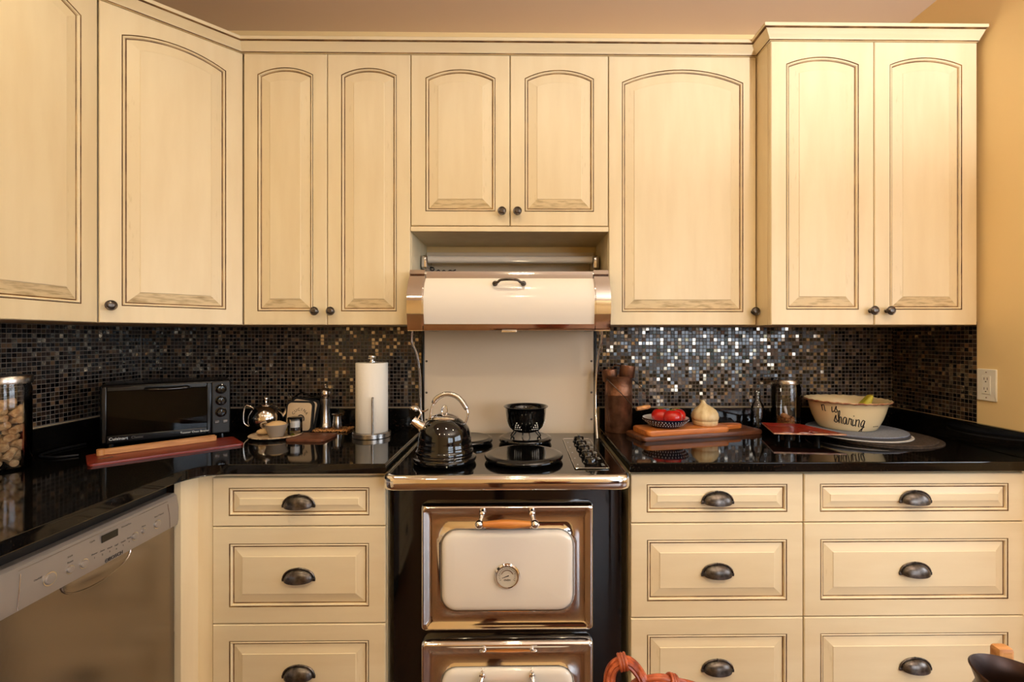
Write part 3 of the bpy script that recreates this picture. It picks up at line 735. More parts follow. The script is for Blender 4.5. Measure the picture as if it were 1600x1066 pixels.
for a in (-90, 30, 150):
    q = Vector((math.cos(R(a)), math.sin(R(a)), 0)); s = Vector((-q.y, q.x, 0))
    for off in (0,): pass
    tube(bm, spline([q * .045 + s * .012 + Vector((0, 0, .030)), q * .058 + s * .014 + Vector((0, 0, .012)), q * .064 + s * .008 + Vector((0, 0, .003)), q * .064 - s * .008 + Vector((0, 0, .003)), q * .058 - s * .014 + Vector((0, 0, .012)), q * .045 - s * .012 + Vector((0, 0, .030))], 5), .0024, 7)
obj('wire_feet', bm, 'black', t, 60)

# ------------------------------------------------------------------ left worktop things
def glassjar(t, r, h, seg=40, foot=.006):
    bm = NB(); lathe(bm, [(0, .0003), (r * .93, .0003), (r, .006), (r, h * .93), (r * .94, h * .975), (r * .94, h), (r * .91, h), (r * .91, h * .975), (r - .004, h * .92), (r - .004, .012), (r * .9, .008), (0, .008)], seg)
    return obj('glass_body', bm, 'glass', t, 40)
jx, jy = -1.578, 1.475
t = thing('storage_jar', 'glass jar of wine corks with steel lid at the left edge', 'jar', (jx, jy, ZT))
glassjar(t, .057, .265)
bm = NB(); lathe(bm, [(0, .258), (.0, .262), (.054, .262), (.059, .262), (.0595, .265), (.0595, .284), (.057, .287), (0, .288)][1:], 40); obj('lid', bm, 'steel', t, 40)
bm = NB(); rc, hc = .0112, .040
lathe(bm, [(0, -hc / 2), (rc * .93, -hc / 2), (rc, -hc / 2 + .001), (rc, hc / 2 - .001), (rc * .93, hc / 2), (0, hc / 2)], 14)
src = obj('wine_cork', bm, 'cork', None, 40); CORK = src.data; bpy.data.objects.remove(src)
def segd(p1, q1, p2, q2):
    d1, d2, r = q1 - p1, q2 - p2, p1 - p2
    a, e, f = d1.dot(d1), d2.dot(d2), d2.dot(r); c = d1.dot(r); b = d1.dot(d2); den = a * e - b * b
    s = min(1, max(0, (b * f - c * e) / den)) if den > 1e-12 else 0
    u = (b * s + f) / e
    if u < 0: u = 0; s = min(1, max(0, -c / a))
    elif u > 1: u = 1; s = min(1, max(0, (b - c) / a))
    return (p1 + d1 * s - p2 - d2 * u).length
rnd = random.Random(11); placed = []
for n in range(46):
    best = None
    for tr in range(30):
        th_, el = rnd.uniform(0, 2 * PI), rnd.uniform(-.9, .9)
        dv = Vector((math.cos(th_) * math.cos(el), math.sin(th_) * math.cos(el), math.sin(el))) * (hc / 2)
        rr = .051 - .012 - .004; a = rnd.uniform(0, 2 * PI); k = rr * math.sqrt(rnd.random())
        c0 = Vector((k * math.cos(a), k * math.sin(a), 0))
        if max(math.hypot((c0 + dv * s).x, (c0 + dv * s).y) for s in (-1, 1)) > .0505 - rc * .8: continue
        z = .0085 + rc * math.cos(el) + abs(dv.z) + .001
        while z < .21:
            c = c0 + Vector((0, 0, z))
            if all(segd(c - dv * .72, c + dv * .72, p, q) > 2 * rc * .96 for p, q in placed): break
            z += .004
        if z < .205 and (best is None or z < best[0]): best = (z, c0 + Vector((0, 0, z)), dv)
    if best is None: continue
    z, c, dv = best; placed.append((c - dv * .72, c + dv * .72))
    o = bpy.data.objects.new('wine_cork', CORK); C.objects.link(o)
    o.location = Vector((jx, jy, ZT)) + c; o.rotation_mode = 'QUATERNION'; o.rotation_quaternion = dv.to_track_quat('Z', 'Y')
    tag(o, 'tan wine cork inside the glass jar at the left edge', 'cork', 'wine corks in the jar')

# toaster oven
fa = Vector((-1.500, 1.708)); fb = Vector((-1.172, 1.932)); dr_ = (fb - fa); ang_t = math.atan2(dr_.y, dr_.x); tw = dr_.length
mc = (fa + fb) / 2
t = thing('toaster_oven', 'black countertop toaster oven with glass door in the left corner', 'toaster oven', (mc.x, mc.y, ZT), ang_t)
hw = tw / 2; b0, h1 = .016, .232
bm = NB()
bx(bm, -hw, hw, .004, .215, b0, h1, .009, 3)
for sx in (-1, 1):
    for y in (.03, .185): lathe(bm, [(0, 0), (.012, 0), (.010, b0 + .004), (0, b0 + .004)], 12, (sx * (hw - .03), y, 0))
obj('body', bm, 'black_s', t)
dx1 = hw - .066
bm = NB()
bx(bm, -hw + .006, -hw + .020, -.008, .003, b0 + .008, h1 - .006, .003); bx(bm, dx1 - .014, dx1, -.008, .003, b0 + .008, h1 - .006, .003)
bx(bm, -hw + .020, dx1 - .014, -.008, .003, h1 - .024, h1 - .006, .003); bx(bm, -hw + .020, dx1 - .014, -.008, .003, b0 + .008, b0 + .034, .003)
dd = obj('door', bm, 'black_s', t)
bm = NB(); bx(bm, -hw + .019, dx1 - .013, -.005, -.002, b0 + .033, h1 - .023); obj('door_glass', bm, 'smoked', dd)
bm = NB(); xc_ = (-hw + dx1) / 2 + .03
tube(bm, spline([(xc_ - .062, -.008, h1 - .020), (xc_ - .058, -.030, h1 - .020), (xc_, -.034, h1 - .022), (xc_ + .058, -.030, h1 - .020), (xc_ + .062, -.008, h1 - .020)], 5), .007, 10); obj('door_handle', bm, 'black', dd, 60)
bm = NB()
tube(bm, [(-hw + .03, .0008, b0 + .064), (dx1 - .03, .0008, b0 + .075)], .0011, 5)
for k in range(14): tube(bm, [(-hw + .04 + k * .018, .0012, b0 + .0645 + k * .0007), (-hw + .04 + k * .018, .0018, b0 + .069 + k * .0007)], .0011, 5)
obj('rack', bm, 'steel_pol', dd)
text('lettering', 'Cuisinart', .0145, Matrix.Translation((-hw + .026, -.0086, b0 + .0215)) @ FRONT, 'print_w', dd, .0003, 'LEFT')
text('lettering', 'Classic', .0125, Matrix.Translation((-hw + .088, -.0086, b0 + .0215)) @ FRONT, 'print_g', dd, .0003, 'LEFT')
text('lettering', 'Toaster Oven Broiler', .0105, Matrix.Translation((dx1 - .006, -.0086, b0 + .0215)) @ FRONT, 'print_w', dd, .0003, 'RIGHT')
bm = NB(); bx(bm, dx1 + .002, hw - .003, -.007, .0035, b0 + .006, h1 - .005, .004); cp = obj('control_panel', bm, 'rubber', t)
for z in (.198, .152, .106):
    bm = NB(); T = Matrix.Translation(((dx1 + hw) / 2, -.0072, z)) @ KM
    lathe(bm, [(0, 0), (.0195, 0), (.0195, .003), (.0155, .005), (.014, .016), (.012, .0185), (0, .019)], 24, mtx=T); bx(bm, -.0025, .0025, -.013, .013, .014, .023, .001, mtx=T)
    obj('knob', bm, 'black', cp, 40)
for x in (-.014, .014):
    bm = NB(); bx(bm, (dx1 + hw) / 2 + x - .008, (dx1 + hw) / 2 + x + .008, -.010, -.0068, .062, .074, .002); obj('switch', bm, 'pewter', cp)
bm = NB(); tube(bm, spline([(-1.63, 1.80, ZT + .0045), (-1.645, 1.70, ZT + .0045), (-1.62, 1.62, ZT + .0045), (-1.55, 1.60, ZT + .0045), (-1.50, 1.63, ZT + .0045)], 8), .004, 8)
tag(obj('power_cord', bm, 'rubber', None, 60), 'black power cord on the worktop beside the toaster oven', 'cord')

# red board and wooden tongs in front of it
ba = R(43.5)
t = thing('serving_board', 'dark red long wooden board in front of the toaster oven', 'board', (-1.248, 1.700, ZT), ba)
bm = NB(); prism(bm, rrect(0, 0, .430, .172, .012), 0.0002, .008, .002); obj('plank', bm, 'redwood', t)
bm = NB(); prism(bm, rrect(-.170, -.01, .040, .014, .0069), .0078, .0086); obj('slot', bm, 'black_s', t); 
ta = R(45)
t = thing('wooden_tongs', 'pale wooden toast tongs lying on the dark red board', 'tongs', (-1.295, 1.722, ZT + .0082), ta)
for s in (-1, 1):
    bm = NB(); prism(bm, [(-.165, s * .003), (-.13, s * .010), (.16, s * .0165), (.17, s * .0135), (.17, s * .0085), (.1, s * .008), (-.13, s * .0015)], .0003, .019, .001)
    obj('arm', bm, 'pine', t)
bm = NB(); lathe(bm, [(0, .0), (.0115, 0), (.0115, .020), (0, .020)], 20, (-.160, 0, .0002)); obj('joint', bm, 'pine', t)

# teapot
tx, ty = -1.090, 2.044
t = thing('teapot', 'round dark polished steel teapot beside the toaster oven', 'teapot', (tx, ty, ZT), R(20))
t.scale = (.93, .93, .96)
bm = NB(); lathe(bm, [(0, .0003), (.044, .0003), (.047, .006), (.062, .022), (.0735, .048), (.072, .075), (.060, .100), (.042, .115), (.032, .119), (0, .119)], 40); obj('body', bm, 'steel_pol', t, 50)
bm = NB(); lathe(bm, [(.031, .1195), (.0315, .123), (.02, .127), (.007, .130), (.006, .136), (.011, .141), (.0125, .148), (.009, .156), (0, .159)], 28); obj('lid', bm, 'steel_pol', t, 50)
bm = NB(); tube(bm, spline([(-.052, 0, .108), (-.080, 0, .120), (-.090, 0, .085), (-.088, 0, .045), (-.070, 0, .028)], 6), .0048, 8); obj('handle', bm, 'steel_pol', t, 60)
bm = NB(); tube(bm, spline([(.055, 0, .050), (.080, 0, .075), (.092, 0, .108), (.102, 0, .120)], 5), [.017 - .0105 * k / 15 for k in range(16)], 12); obj('spout', bm, 'steel_pol', t, 60)
# plate with bowl, small jar, lemon and biscuit
px_, py_ = -.992, 1.935
bm = NB(); lathe(bm, [(0, .0003), (.06, .0003), (.080, .004), (.097, .009), (.099, .011), (.097, .013), (.080, .0085), (.06, .006), (0, .006)], 48)
tag(obj('plate', bm, 'plate', None, 50, (px_, py_, ZT)), 'patterned beige plate holding a grey bowl and small jar', 'plate')
t = thing('sugar_bowl', 'small grey stoneware bowl heaped with tan sugar on the plate', 'bowl', (-.980, 1.915, ZT + .0063))
bm = NB(); lathe(bm, [(0, .0), (.026, 0), (.027, .004), (.036, .026), (.043, .046), (.044, .050), (.0415, .050), (.034, .028), (0, .02)], 36); obj('bowl', bm, 'stone_gl', t, 45)
bm = NB(); lathe(bm, [(.0408, .044), (.034, .053), (.018, .060), (0, .062)], 28); o = obj('sugar', bm, 'sand', t, 60)
t = thing('glass_jar', 'small clear glass jar with white contents on the plate', 'jar', (-.922, 1.950, ZT + .0085))
bm = NB(); lathe(bm, [(0, 0), (.026, 0), (.028, .004), (.028, .064), (.0255, .064), (.0255, .016), (0, .014)], 28); obj('glass_body', bm, 'glass', t, 45)
bm = NB(); lathe(bm, [(0, .030), (.025, .030), (.025, .056), (0, .058)], 24); obj('contents', bm, 'white_pl', t, 45)
bm = NB(); lathe(bm, [(0, .0145), (.0252, .0165), (.0252, .0298), (0, .0298)], 24); obj('dark_layer', bm, 'black_s', t, 45)
bm = NB(); lathe(bm, [(.0285, .0655), (.0285, .063), (.0290, .063), (.0290, .067), (.026, .069), (0, .0695)], 24); obj('lid', bm, 'black_s', t, 45)
bm = NB(); bmesh.ops.create_uvsphere(bm, u_segments=16, v_segments=10, radius=1, matrix=Matrix.Translation((0, 0, .012)) @ Matrix.Diagonal((.017, .013, .012, 1)))
bmesh.ops.create_uvsphere(bm, u_segments=10, v_segments=6, radius=.004, matrix=Matrix.Translation((.017, 0, .012)))
tag(obj('lemon', bm, 'yellow', None, 60, (-.957, 1.985, ZT + .0095)), 'small yellow fruit between grey bowl and glass jar', 'fruit')
bm = NB(); bmesh.ops.create_icosphere(bm, subdivisions=3, radius=1, matrix=Matrix.Translation((0, 0, .011)) @ Matrix.Diagonal((.026, .016, .0115, 1)))
for v in bm.verts: v.co *= 1 + .08 * math.sin(v.co.x * 400) * math.cos(v.co.y * 500)
tag(obj('biscuit', bm, 'sand', None, 60, (-1.047, 1.945, ZT + .0085), R(15)), 'small tan biscuit on the plate left of the bowl', 'biscuit')
# leather coaster
bm = NB(); prism(bm, rrect(0, 0, .150, .130, .008), .0002, .010, .003)
tag(obj('coaster', bm, 'leather', None, 40, (-.832, 1.905, ZT), R(-4)), 'square brown coaster lying in front of the pot holders', 'coaster')
# napkin stand and pot holders
def potholder(name, label, X, Y, lean, rz, txt, roll=0, z=.0):
    t = thing(name, label, 'pot holder', (X, Y, ZT + z), rz, 'pot holders on the stand')
    L = Matrix.Rotation(lean, 4, 'X') @ Matrix.Rotation(roll, 4, 'Y')
    for nm, w_, h_, th, y, m in (('pad', .122, .132, .009, 0, 'cloth_b'), ('printed_face', .106, .116, .003, -.0062, 'cloth')):
        bm = NB()
        prism(bm, rrect(0, 0, w_, h_, .016), -th / 2, th / 2, min(.002, th / 3))
        bmesh.ops.transform(bm, matrix=L @ Matrix.Translation((0, y, .066)) @ Matrix.Rotation(PI / 2, 4, 'X'), verts=bm.verts[:])
        obj(nm, bm, m, t, 40)
    if txt:
        for k, ch in enumerate('CUCINA'):
            an = R(58 - 116 * k / 5); r_ = .034
            text('lettering', ch, .0165, L @ Matrix.Translation((.004 + r_ * math.sin(-an), -.0082, .062 + r_ * math.cos(an))) @ Matrix.Rotation(-an, 4, 'Y') @ FRONT, 'ink', t, .0004)
        bm = NB(); tube(bm, [L @ Vector((.006 + (.018 - .0006 * k) * math.cos(R(k * 14)), -.0082, .058 + (.018 - .0006 * k) * math.sin(R(k * 14)))) for k in range(-2, 20)], .0024, 6); obj('printed_swirl', bm, 'ink', t, 60)
    return t
t = thing('napkin_stand', 'black metal stand behind the pot holders', 'stand', (-.93, 2.085, ZT))
bm = NB(); bx(bm, -.075, .050, -.022, .022, .0003, .008, .003); bx(bm, -.075, .050, .012, .018, .008, .140, .003)
obj('frame', bm, 'black_s', t)
bm = NB(); tube(bm, spline([(-.075, .015, .13), (-.05, .015, .152), (-.03, .015, .160), (0, .015, .148), (.050, .015, .139)], 5), .004, 8); obj('top_rail', bm, 'black_s', t, 60)
potholder('pot_holder', 'pot holder printed CUCINA leaning at the front of the stand', -.940, 2.018, R(-9), R(-6), True, 0, .0015)
potholder('pot_holder', 'pot holder mostly hidden behind the CUCINA one', -.945, 2.052, R(-7), R(-4), False, R(8), .009)
# woven trivet with mill and shaker
t = thing('woven_trivet', 'small woven cane trivet under the pepper mill', 'trivet', (-.812, 2.068, ZT))
for k in range(9):
    bm = NB(); x = -.072 + .018 * k
    tube(bm, [(x, -.045 + .0075 * j, .0055 + .0022 * (1 if (j + k) % 2 else -1)) for j in range(13)], .0032, 6); obj('strand', bm, 'pine', t, 60)
for j in range(5):
    bm = NB(); y = -.04 + .02 * j
    tube(bm, [(-.078 + .009 * k, y, .0055 + .0022 * (-1 if (k // 2 + j) % 2 else 1)) for k in range(18)], .0032, 6); obj('strand', bm, 'pine', t, 60)
t = thing('pepper_mill', 'tall turned steel pepper mill on the woven trivet', 'pepper mill', (-.848, 2.072, ZT + .0112))
bm = NB(); lathe(bm, [(0, 0), (.026, 0), (.0265, .004), (.0255, .014), (.0225, .018), (.0225, .03), (.0205, .04), (.0185, .07), (.0195, .10), (.0225, .118), (.023, .126), (.020, .128), (0, .128)], 32); obj('body', bm, 'steel', t, 45)
bm = NB(); lathe(bm, [(.014, .1285), (.018, .131), (.0225, .138), (.024, .150), (.021, .163), (.012, .172), (.005, .175), (.004, .179), (.0065, .184), (.004, .190), (0, .191)], 32); obj('head', bm, 'steel_pol', t, 45)
t = thing('salt_shaker', 'short steel salt shaker beside the pepper mill', 'shaker', (-.792, 2.060, ZT + .0112))
bm = NB(); lathe(bm, [(0, 0), (.020, 0), (.021, .003), (.0185, .03), (.016, .050), (.0165, .054), (0, .054)], 28); obj('body', bm, 'steel', t, 45)
bm = NB(); lathe(bm, [(.016, .0545), (.0235, .060), (.024, .063), (.022, .065), (0, .066)], 28); obj('cap', bm, 'steel_pol', t, 45)
# paper towel holder and roll
t = thing('paper_towel_holder', 'upright steel paper towel holder on the left worktop', 'holder', (-.608, 1.945, ZT))
bm = NB(); lathe(bm, [(0, .0003), (.074, .0003), (.076, .002), (.076, .018), (.073, .021), (0, .021)], 48); obj('base', bm, 'steel', t, 40)
bm = NB(); lathe(bm, [(0, .021), (.006, .021), (.006, .306), (0, .306)], 14); obj('rod', bm, 'steel', t, 40)
bm = NB(); lathe(bm, [(0, .303), (.022, .303), (.022, .306), (.010, .309), (.010, .312), (.0165, .318), (.018, .325), (.015, .333), (.006, .338), (0, .339)], 28); obj('finial', bm, 'steel_pol', t, 45)
bm = NB(); tube(bm, [(.025, -.0718, .020), (.025, -.0718, .160), (.026, -.0718, .168)], .0042, 10); obj('tension_arm', bm, 'steel', t, 50)
bm = NB(); lathe(bm, [(.018, 0), (.062, 0), (.0635, .002), (.0635, .277), (.062, .279), (.018, .279), (.018, 0)], 56)
tag(obj('paper_towel_roll', bm, 'paper', None, 40, (-.608, 1.945, ZT + .0213)), 'white paper towel roll on the steel holder', 'paper towel')

# ------------------------------------------------------------------ right worktop things
t = thing('copper_pail', 'tall hammered copper pail right beside the range', 'pail', (.420, 2.040, ZT))
bm = NB(); lathe(bm, [(0, .0003), (.056, .0003), (.058, .003), (.0585, .155), (.060, .157), (.060, .161), (.0585, .163), (.0585, .232), (.0605, .235), (.0585, .238), (.0555, .234), (.0555, .01), (0, .008)], 48); obj('body', bm, 'copper', t, 40)
bm = NB(); e1, e2 = Vector((-.056, -.022, .226)), Vector((.058, .016, .226)); g1, g2 = Vector((.056, -.088, .108)), Vector((.118, -.062, .114))
tube(bm, spline([e1, e1 + Vector((.01, -.035, -.012)), e1.lerp(g1, .6) + Vector((0, -.012, 0)), g1 + Vector((-.008, 0, .004)), g1], 5), .0019, 6)
tube(bm, spline([e2, e2.lerp(g2, .5) + Vector((.012, 0, .012)), g2 + Vector((.004, .002, .008)), g2], 5), .0019, 6)
obj('bail', bm, 'pewter', t, 60)
bm = NB(); tube(bm, [g1.lerp(g2, k / 8) for k in range(9)], [.007, .0085, .0095, .009, .0095, .009, .0095, .0085, .007], 14); obj('grip', bm, 'pine', t, 50)
for i, (X, Y, z, rx, rz, lab) in enumerate(((.452, 2.028, 1.150, 6, 0, 'copper measuring cup tipped over the pail rim, right one'), (.386, 2.046, 1.132, -6, 30, 'copper measuring cup set deeper in the pail, left one'))):
    t = thing('measuring_cup', lab, 'measuring cup', (X, Y, z), 0, 'copper cups in the pail')
    L = Matrix.Rotation(R(rx), 4, 'Y')
    bm = NB(); lathe(bm, [(0, 0), (.030, 0), (.032, .003), (.033, .050), (.0315, .050), (.0305, .005), (0, .004)], 28, mtx=L); obj('cup', bm, 'copper', t, 40)
    bm = NB(); tube(bm, [L @ Vector(p) for p in ((-.02, .028, .045), (-.045, .045, .046), (-.055, .048, .03))], .003, 6); obj('handle', bm, 'copper', t, 50)
def plank(name, label, fl, ang, L_, W_, z0, th, m, handle=None, r=.014):
    t = thing(name, label, 'cutting board', (fl[0], fl[1], z0), ang)
    bm = NB(); prism(bm, rrect(L_ / 2, W_ / 2, L_, W_, r), .0002, th, min(.005, th / 3), seg=3); obj('plank', bm, m, t, 40)
    if handle:
        bm = NB(); prism(bm, [(L_ - .004, W_ / 2 - .03)] + [(L_ + handle - .024 + .024 * math.sin(PI * k / 10), W_ / 2 - .022 * math.cos(PI * k / 10)) for k in range(11)] + [(L_ - .004, W_ / 2 + .03)], .001, th - .001, .004, seg=3)
        obj('handle', bm, m, t, 40)
    return t
plank('cutting_board', 'long dark brown cutting board, the lower of two stacked', (.470, 1.822), R(15), .56, .148, ZT, .017, 'board_d')
plank('cutting_board', 'orange wooden cutting board with handle, on top of the dark one', (.492, 1.836), R(14), .375, .135, ZT + .0172, .021, 'board', .10, .018)
ZB = ZT + .0384
t = thing('fruit_dish', 'shallow navy dish with pale dots on the orange board', 'dish', (.592, 1.938, ZB))
bm = NB(); lathe(bm, [(0, .0), (.055, 0), (.058, .003), (.078, .018), (.092, .034), (.0935, .037), (.091, .038), (.076, .022), (.056, .007), (0, .006)], 48, mis=[0, 0, 0, 0, 0, 0, 1, 1, 1]); obj('bowl', bm, ['navy', 'pale'], t, 50)
bm = NB()
for r_ in range(3):
    z = .0125 + .0085 * r_; rr = .071 + .0098 * r_
    for k in range(44):
        al = 2 * PI * (k + .5 * (r_ % 2)) / 44; nn = Vector((math.cos(al), math.sin(al), -1.1)).normalized()
        lathe(bm, [(.0026, 0), (.0022, .0009), (0, .001)], 6, mtx=Matrix.Translation((rr * math.cos(al), rr * math.sin(al), z)) @ nn.to_track_quat('Z', 'Y').to_matrix().to_4x4())
obj('dots', bm, 'pale', t)
for (dx, dy, dz, r, lab) in ((-.026, .014, .0, .037, 'red tomato at the left of the navy dish'), (.010, -.030, .0, .0375, 'red tomato at the front of the navy dish'), (.043, .020, .0, .036, 'red tomato at the right of the navy dish')):
    t = thing('tomato', lab, 'tomato', (.592 + dx + .01, 1.938 + dy, ZB + .0095 + dz), 0, 'tomatoes in the navy dish')
    bm = NB(); bmesh.ops.create_uvsphere(bm, u_segments=28, v_segments=16, radius=r)
    for v in bm.verts:
        a = math.atan2(v.co.y, v.co.x); q = math.hypot(v.co.x, v.co.y) / r
        v.co.z = v.co.z * .88 - (.006 * (1 - q) ** 2 if v.co.z > 0 else 0) + r * .88
        v.co.xy *= 1 + .012 * math.cos(5 * a)
    obj('flesh', bm, 'tomato', t, 80)
    bm = NB()
    for k in range(5):
        a = 2 * PI * k / 5; tube(bm, [(0, 0, r * 1.66), (.006 * math.cos(a), .006 * math.sin(a), r * 1.66), (.013 * math.cos(a), .013 * math.sin(a), r * 1.69)], [.0016, .0016, .0006], 5)
    tube(bm, [(0, 0, r * 1.64), (.001, 0, r * 1.80)], .0018, 6); obj('calyx', bm, 'green', t)
t = thing('garlic_keeper', 'cream garlic-shaped ceramic keeper on the orange board', 'garlic keeper', (.768, 1.972, ZB))
def lobed(bm, prof_, n=9, amp=.035, seg=72, twist=0):
    lathe(bm, prof_, seg)
    zt = max(p[1] for p in prof_)
    for v in bm.verts:
        a = math.atan2(v.co.y, v.co.x); f = amp * max(0, math.sin(min(1, v.co.z / .09) * PI)) ** .5
        v.co.xy *= 1 - f * (1 - abs(math.cos(n * a / 2)))
bm = NB(); lobed(bm, [(0, .0), (.044, 0), (.049, .004), (.0515, .014), (.052, .0215), (.0, .0215)]); obj('base', bm, 'garlic', t, 50)
bm = NB(); lobed(bm, [(.0505, .0220), (.0535, .024), (.0555, .034), (.0535, .048), (.045, .062), (.031, .074), (.018, .083), (.0105, .091), (.008, .099), (.0085, .103), (0, .104)])
for v in bm.verts:
    if v.co.z > .07: v.co.x -= (v.co.z - .07) * .35
obj('lid', bm, 'garlic', t, 60)
# clear bottle and jar of nuts
t = thing('glass_bottle', 'small clear glass bottle behind the red tray', 'bottle', (1.045, 2.085, ZT))
bm = NB(); lathe(bm, [(0, .0003), (.026, .0003), (.028, .004), (.028, .085), (.024, .105), (.012, .125), (.0105, .145), (.013, .147), (.013, .153), (.0085, .153), (.0085, .126), (.021, .104), (.0255, .084), (.0255, .008), (0, .008)], 28); obj('glass_body', bm, 'glass', t, 40)
bm = NB(); lathe(bm, [(0, .140), (.0078, .140), (.0078, .153), (.011, .155), (.013, .163), (.009, .171), (0, .172)], 18); obj('stopper', bm, 'glass', t, 45)
t = thing('storage_jar', 'glass jar of mixed nuts with steel lid behind the bowl', 'jar', (1.158, 2.060, ZT))
glassjar(t, .058, .200)
bm = NB(); lathe(bm, [(0, .197), (.0495, .197), (.0505, .200), (.0505, .217), (.048, .220), (0, .221)], 36); obj('lid', bm, 'steel', t, 40)
bm = NB(); rnd = random.Random(5)
lathe(bm, [(0, .0085), (.050, .0085), (.0525, .013), (.0525, .040), (.03, .046), (0, .048)], 28)
for k in range(260):
    a = rnd.uniform(0, 2 * PI); on = k < 150
    rr = .0515 if on else .05 * math.sqrt(rnd.random()); z = rnd.uniform(.012, .045) if on else .047 + rnd.uniform(-.003, .007)
    bmesh.ops.create_icosphere(bm, subdivisions=1, radius=1, matrix=Matrix.Translation((rr * .97 * math.cos(a), rr * .97 * math.sin(a), z)) @ Matrix.Rotation(rnd.uniform(0, 6), 4, Vector((rnd.random(), rnd.random(), rnd.random())).normalized()) @ Matrix.Diagonal((.0065 if not on else .0055, .0038 if not on else .003, .004, 1)))
o = obj('nuts', bm, 'nuts', t, 60); o['kind'] = 'stuff'; o['label'] = 'loose mixed nuts'
t = thing('scoop', 'cream scoop standing in the jar of nuts', 'scoop', (1.158, 2.045, ZT + .050))
bm = NB(); bmesh.ops.create_uvsphere(bm, u_segments=18, v_segments=10, radius=1, matrix=Matrix.Translation((-.012, 0, .012)) @ Matrix.Rotation(R(25), 4, 'Y') @ Matrix.Diagonal((.021, .015, .011, 1))); obj('ladle', bm, 'pine', t, 60)
bm = NB(); tube(bm, [(-.006, 0, .018), (-.009, .002, .035), (-.011, .006, .054)], [.0045, .006, .0055], 10); obj('handle', bm, 'pale', t, 60)
# red tray on feet
t = thing('serving_tray', 'red glazed square tray with white scroll pattern on feet', 'tray', (1.1, 1.89, ZT))
pol = [(.965, 1.800), (1.225, 1.770), (1.172, 1.985), (1.030, 2.020)]
pol = [(x - 1.1, y - 1.89) for x, y in pol]
bm = NB(); N = 10
def tray_pt(u, v, top):
    a = Vector(pol[0]).lerp(Vector(pol[1]), u); b = Vector(pol[3]).lerp(Vector(pol[2]), u); p = a.lerp(b, v)
    e = max(abs(2 * u - 1), abs(2 * v - 1)); return (p.x, p.y, .024 + .010 * e ** 5 + (.005 if top else 0))
gr = {}
for top in (0, 1):
    for i in range(N + 1):
        for j in range(N + 1): gr[top, i, j] = bm.verts.new(tray_pt(i / N, j / N, top))
for top in (0, 1):
    for i in range(N):
        for j in range(N): bm.faces.new((gr[top, i, j], gr[top, i + 1, j], gr[top, i + 1, j + 1], gr[top, i, j + 1]))
for i in range(N):
    for a, b in (((i, 0), (i + 1, 0)), ((i, N), (i + 1, N)), ((0, i), (0, i + 1)), ((N, i), (N, i + 1))):
        f = bm.faces.new((gr[0, a[0], a[1]], gr[0, b[0], b[1]], gr[1, b[0], b[1]], gr[1, a[0], a[1]])); f.material_index = 1
obj('plate', bm, ['red_gl', 'rim'], t, 40)
for x, y in ((-.06, -.05), (.05, -.06), (.04, .05), (-.04, .06)):
    bm = NB(); lathe(bm, [(0, .0003), (.009, .0003), (.012, .0255), (0, .0255)], 14, (x, y, 0)); obj('foot', bm, 'black_s', t)
for (x, y, s) in ((-.06, -.055, 1), (.01, -.062, 1.2), (.06, -.03, .9)):
    bm = NB(); tube(bm, [(x + s * (.004 + .0012 * k) * math.cos(k * .55), y + s * (.004 + .0012 * k) * .9 * math.sin(k * .55), .0292) for k in range(18)], .0009, 5); obj('scroll', bm, 'pale', t, 60)
# round placemats and the bowl
def disc(name, label, X, Y, z, r, th, m, ridges=False):
    bm = NB()
    if ridges:
        pf = [(0, 0.0002), (r, .0002)]; n = 14
        for k in range(n):
            rr = r * (1 - k / n); pf += [(rr, th * .6), (rr * 1 - r / n * .5, th)]
        pf += [(0, th)]
    else: pf = [(0, .0002), (r - .001, .0002), (r, .0015), (r, th - .0015), (r - .001, th), (0, th)]
    lathe(bm, pf, 64); return tag(obj(name, bm, m, None, 50, (X, Y, z)), label, 'placemat', 'round placemats')
disc('placemat', 'dark wicker round placemat at the bottom of the stack', 1.440, 1.905, ZT, .210, .006, 'mat_wick', True)
disc('placemat', 'brown wicker round placemat, second from the bottom', 1.425, 1.90, ZT + .0062, .200, .006, 'mat_wick', True)
disc('placemat', 'pale thin round placemat in the middle of the stack', 1.372, 1.915, ZT + .0124, .178, .004, 'mat_pale')
disc('placemat', 'charcoal round placemat under the blue-grey one', 1.368, 1.92, ZT + .0166, .174, .008, 'mat_dark')
disc('placemat', 'blue-grey round placemat directly under the cream bowl', 1.365, 1.925, ZT + .0248, .176, .006, 'mat_blue')
ZBW = ZT + .0310; bwx, bwy = 1.352, 1.955
t = thing('fruit_bowl', 'large cream ceramic bowl with handwritten words and rust rim', 'bowl', (bwx, bwy, ZBW))
bprof = [(.100, 0), (.104, .004), (.113, .020), (.124, .045), (.132, .070), (.1375, .092), (.1405, .104)]
bm = NB(); lathe(bm, [(0, 0)] + bprof + [(.147, .109), (.1535, .112), (.155, .115), (.1535, .1175), (.146, .1155), (.138, .109), (.1335, .097), (.126, .068), (.115, .04), (.100, .013), (0, .009)], 72, mis=[0] * 8 + [1, 1, 1, 0, 0, 0, 0, 0, 0, 0])
for v in bm.verts:
    q = math.hypot(v.co.x, v.co.y)
    if q > .1455: v.co.z += .0016 * math.sin(26 * math.atan2(v.co.y, v.co.x))
obj('bowl', bm, ['bowl', 'rim'], t, 50)
def brad(z):
    for (r0, z0), (r1, z1) in zip(bprof, bprof[1:]):
        if z <= z1: return r0 + (r1 - r0) * (z - z0) / (z1 - z0)
    return bprof[-1][0]
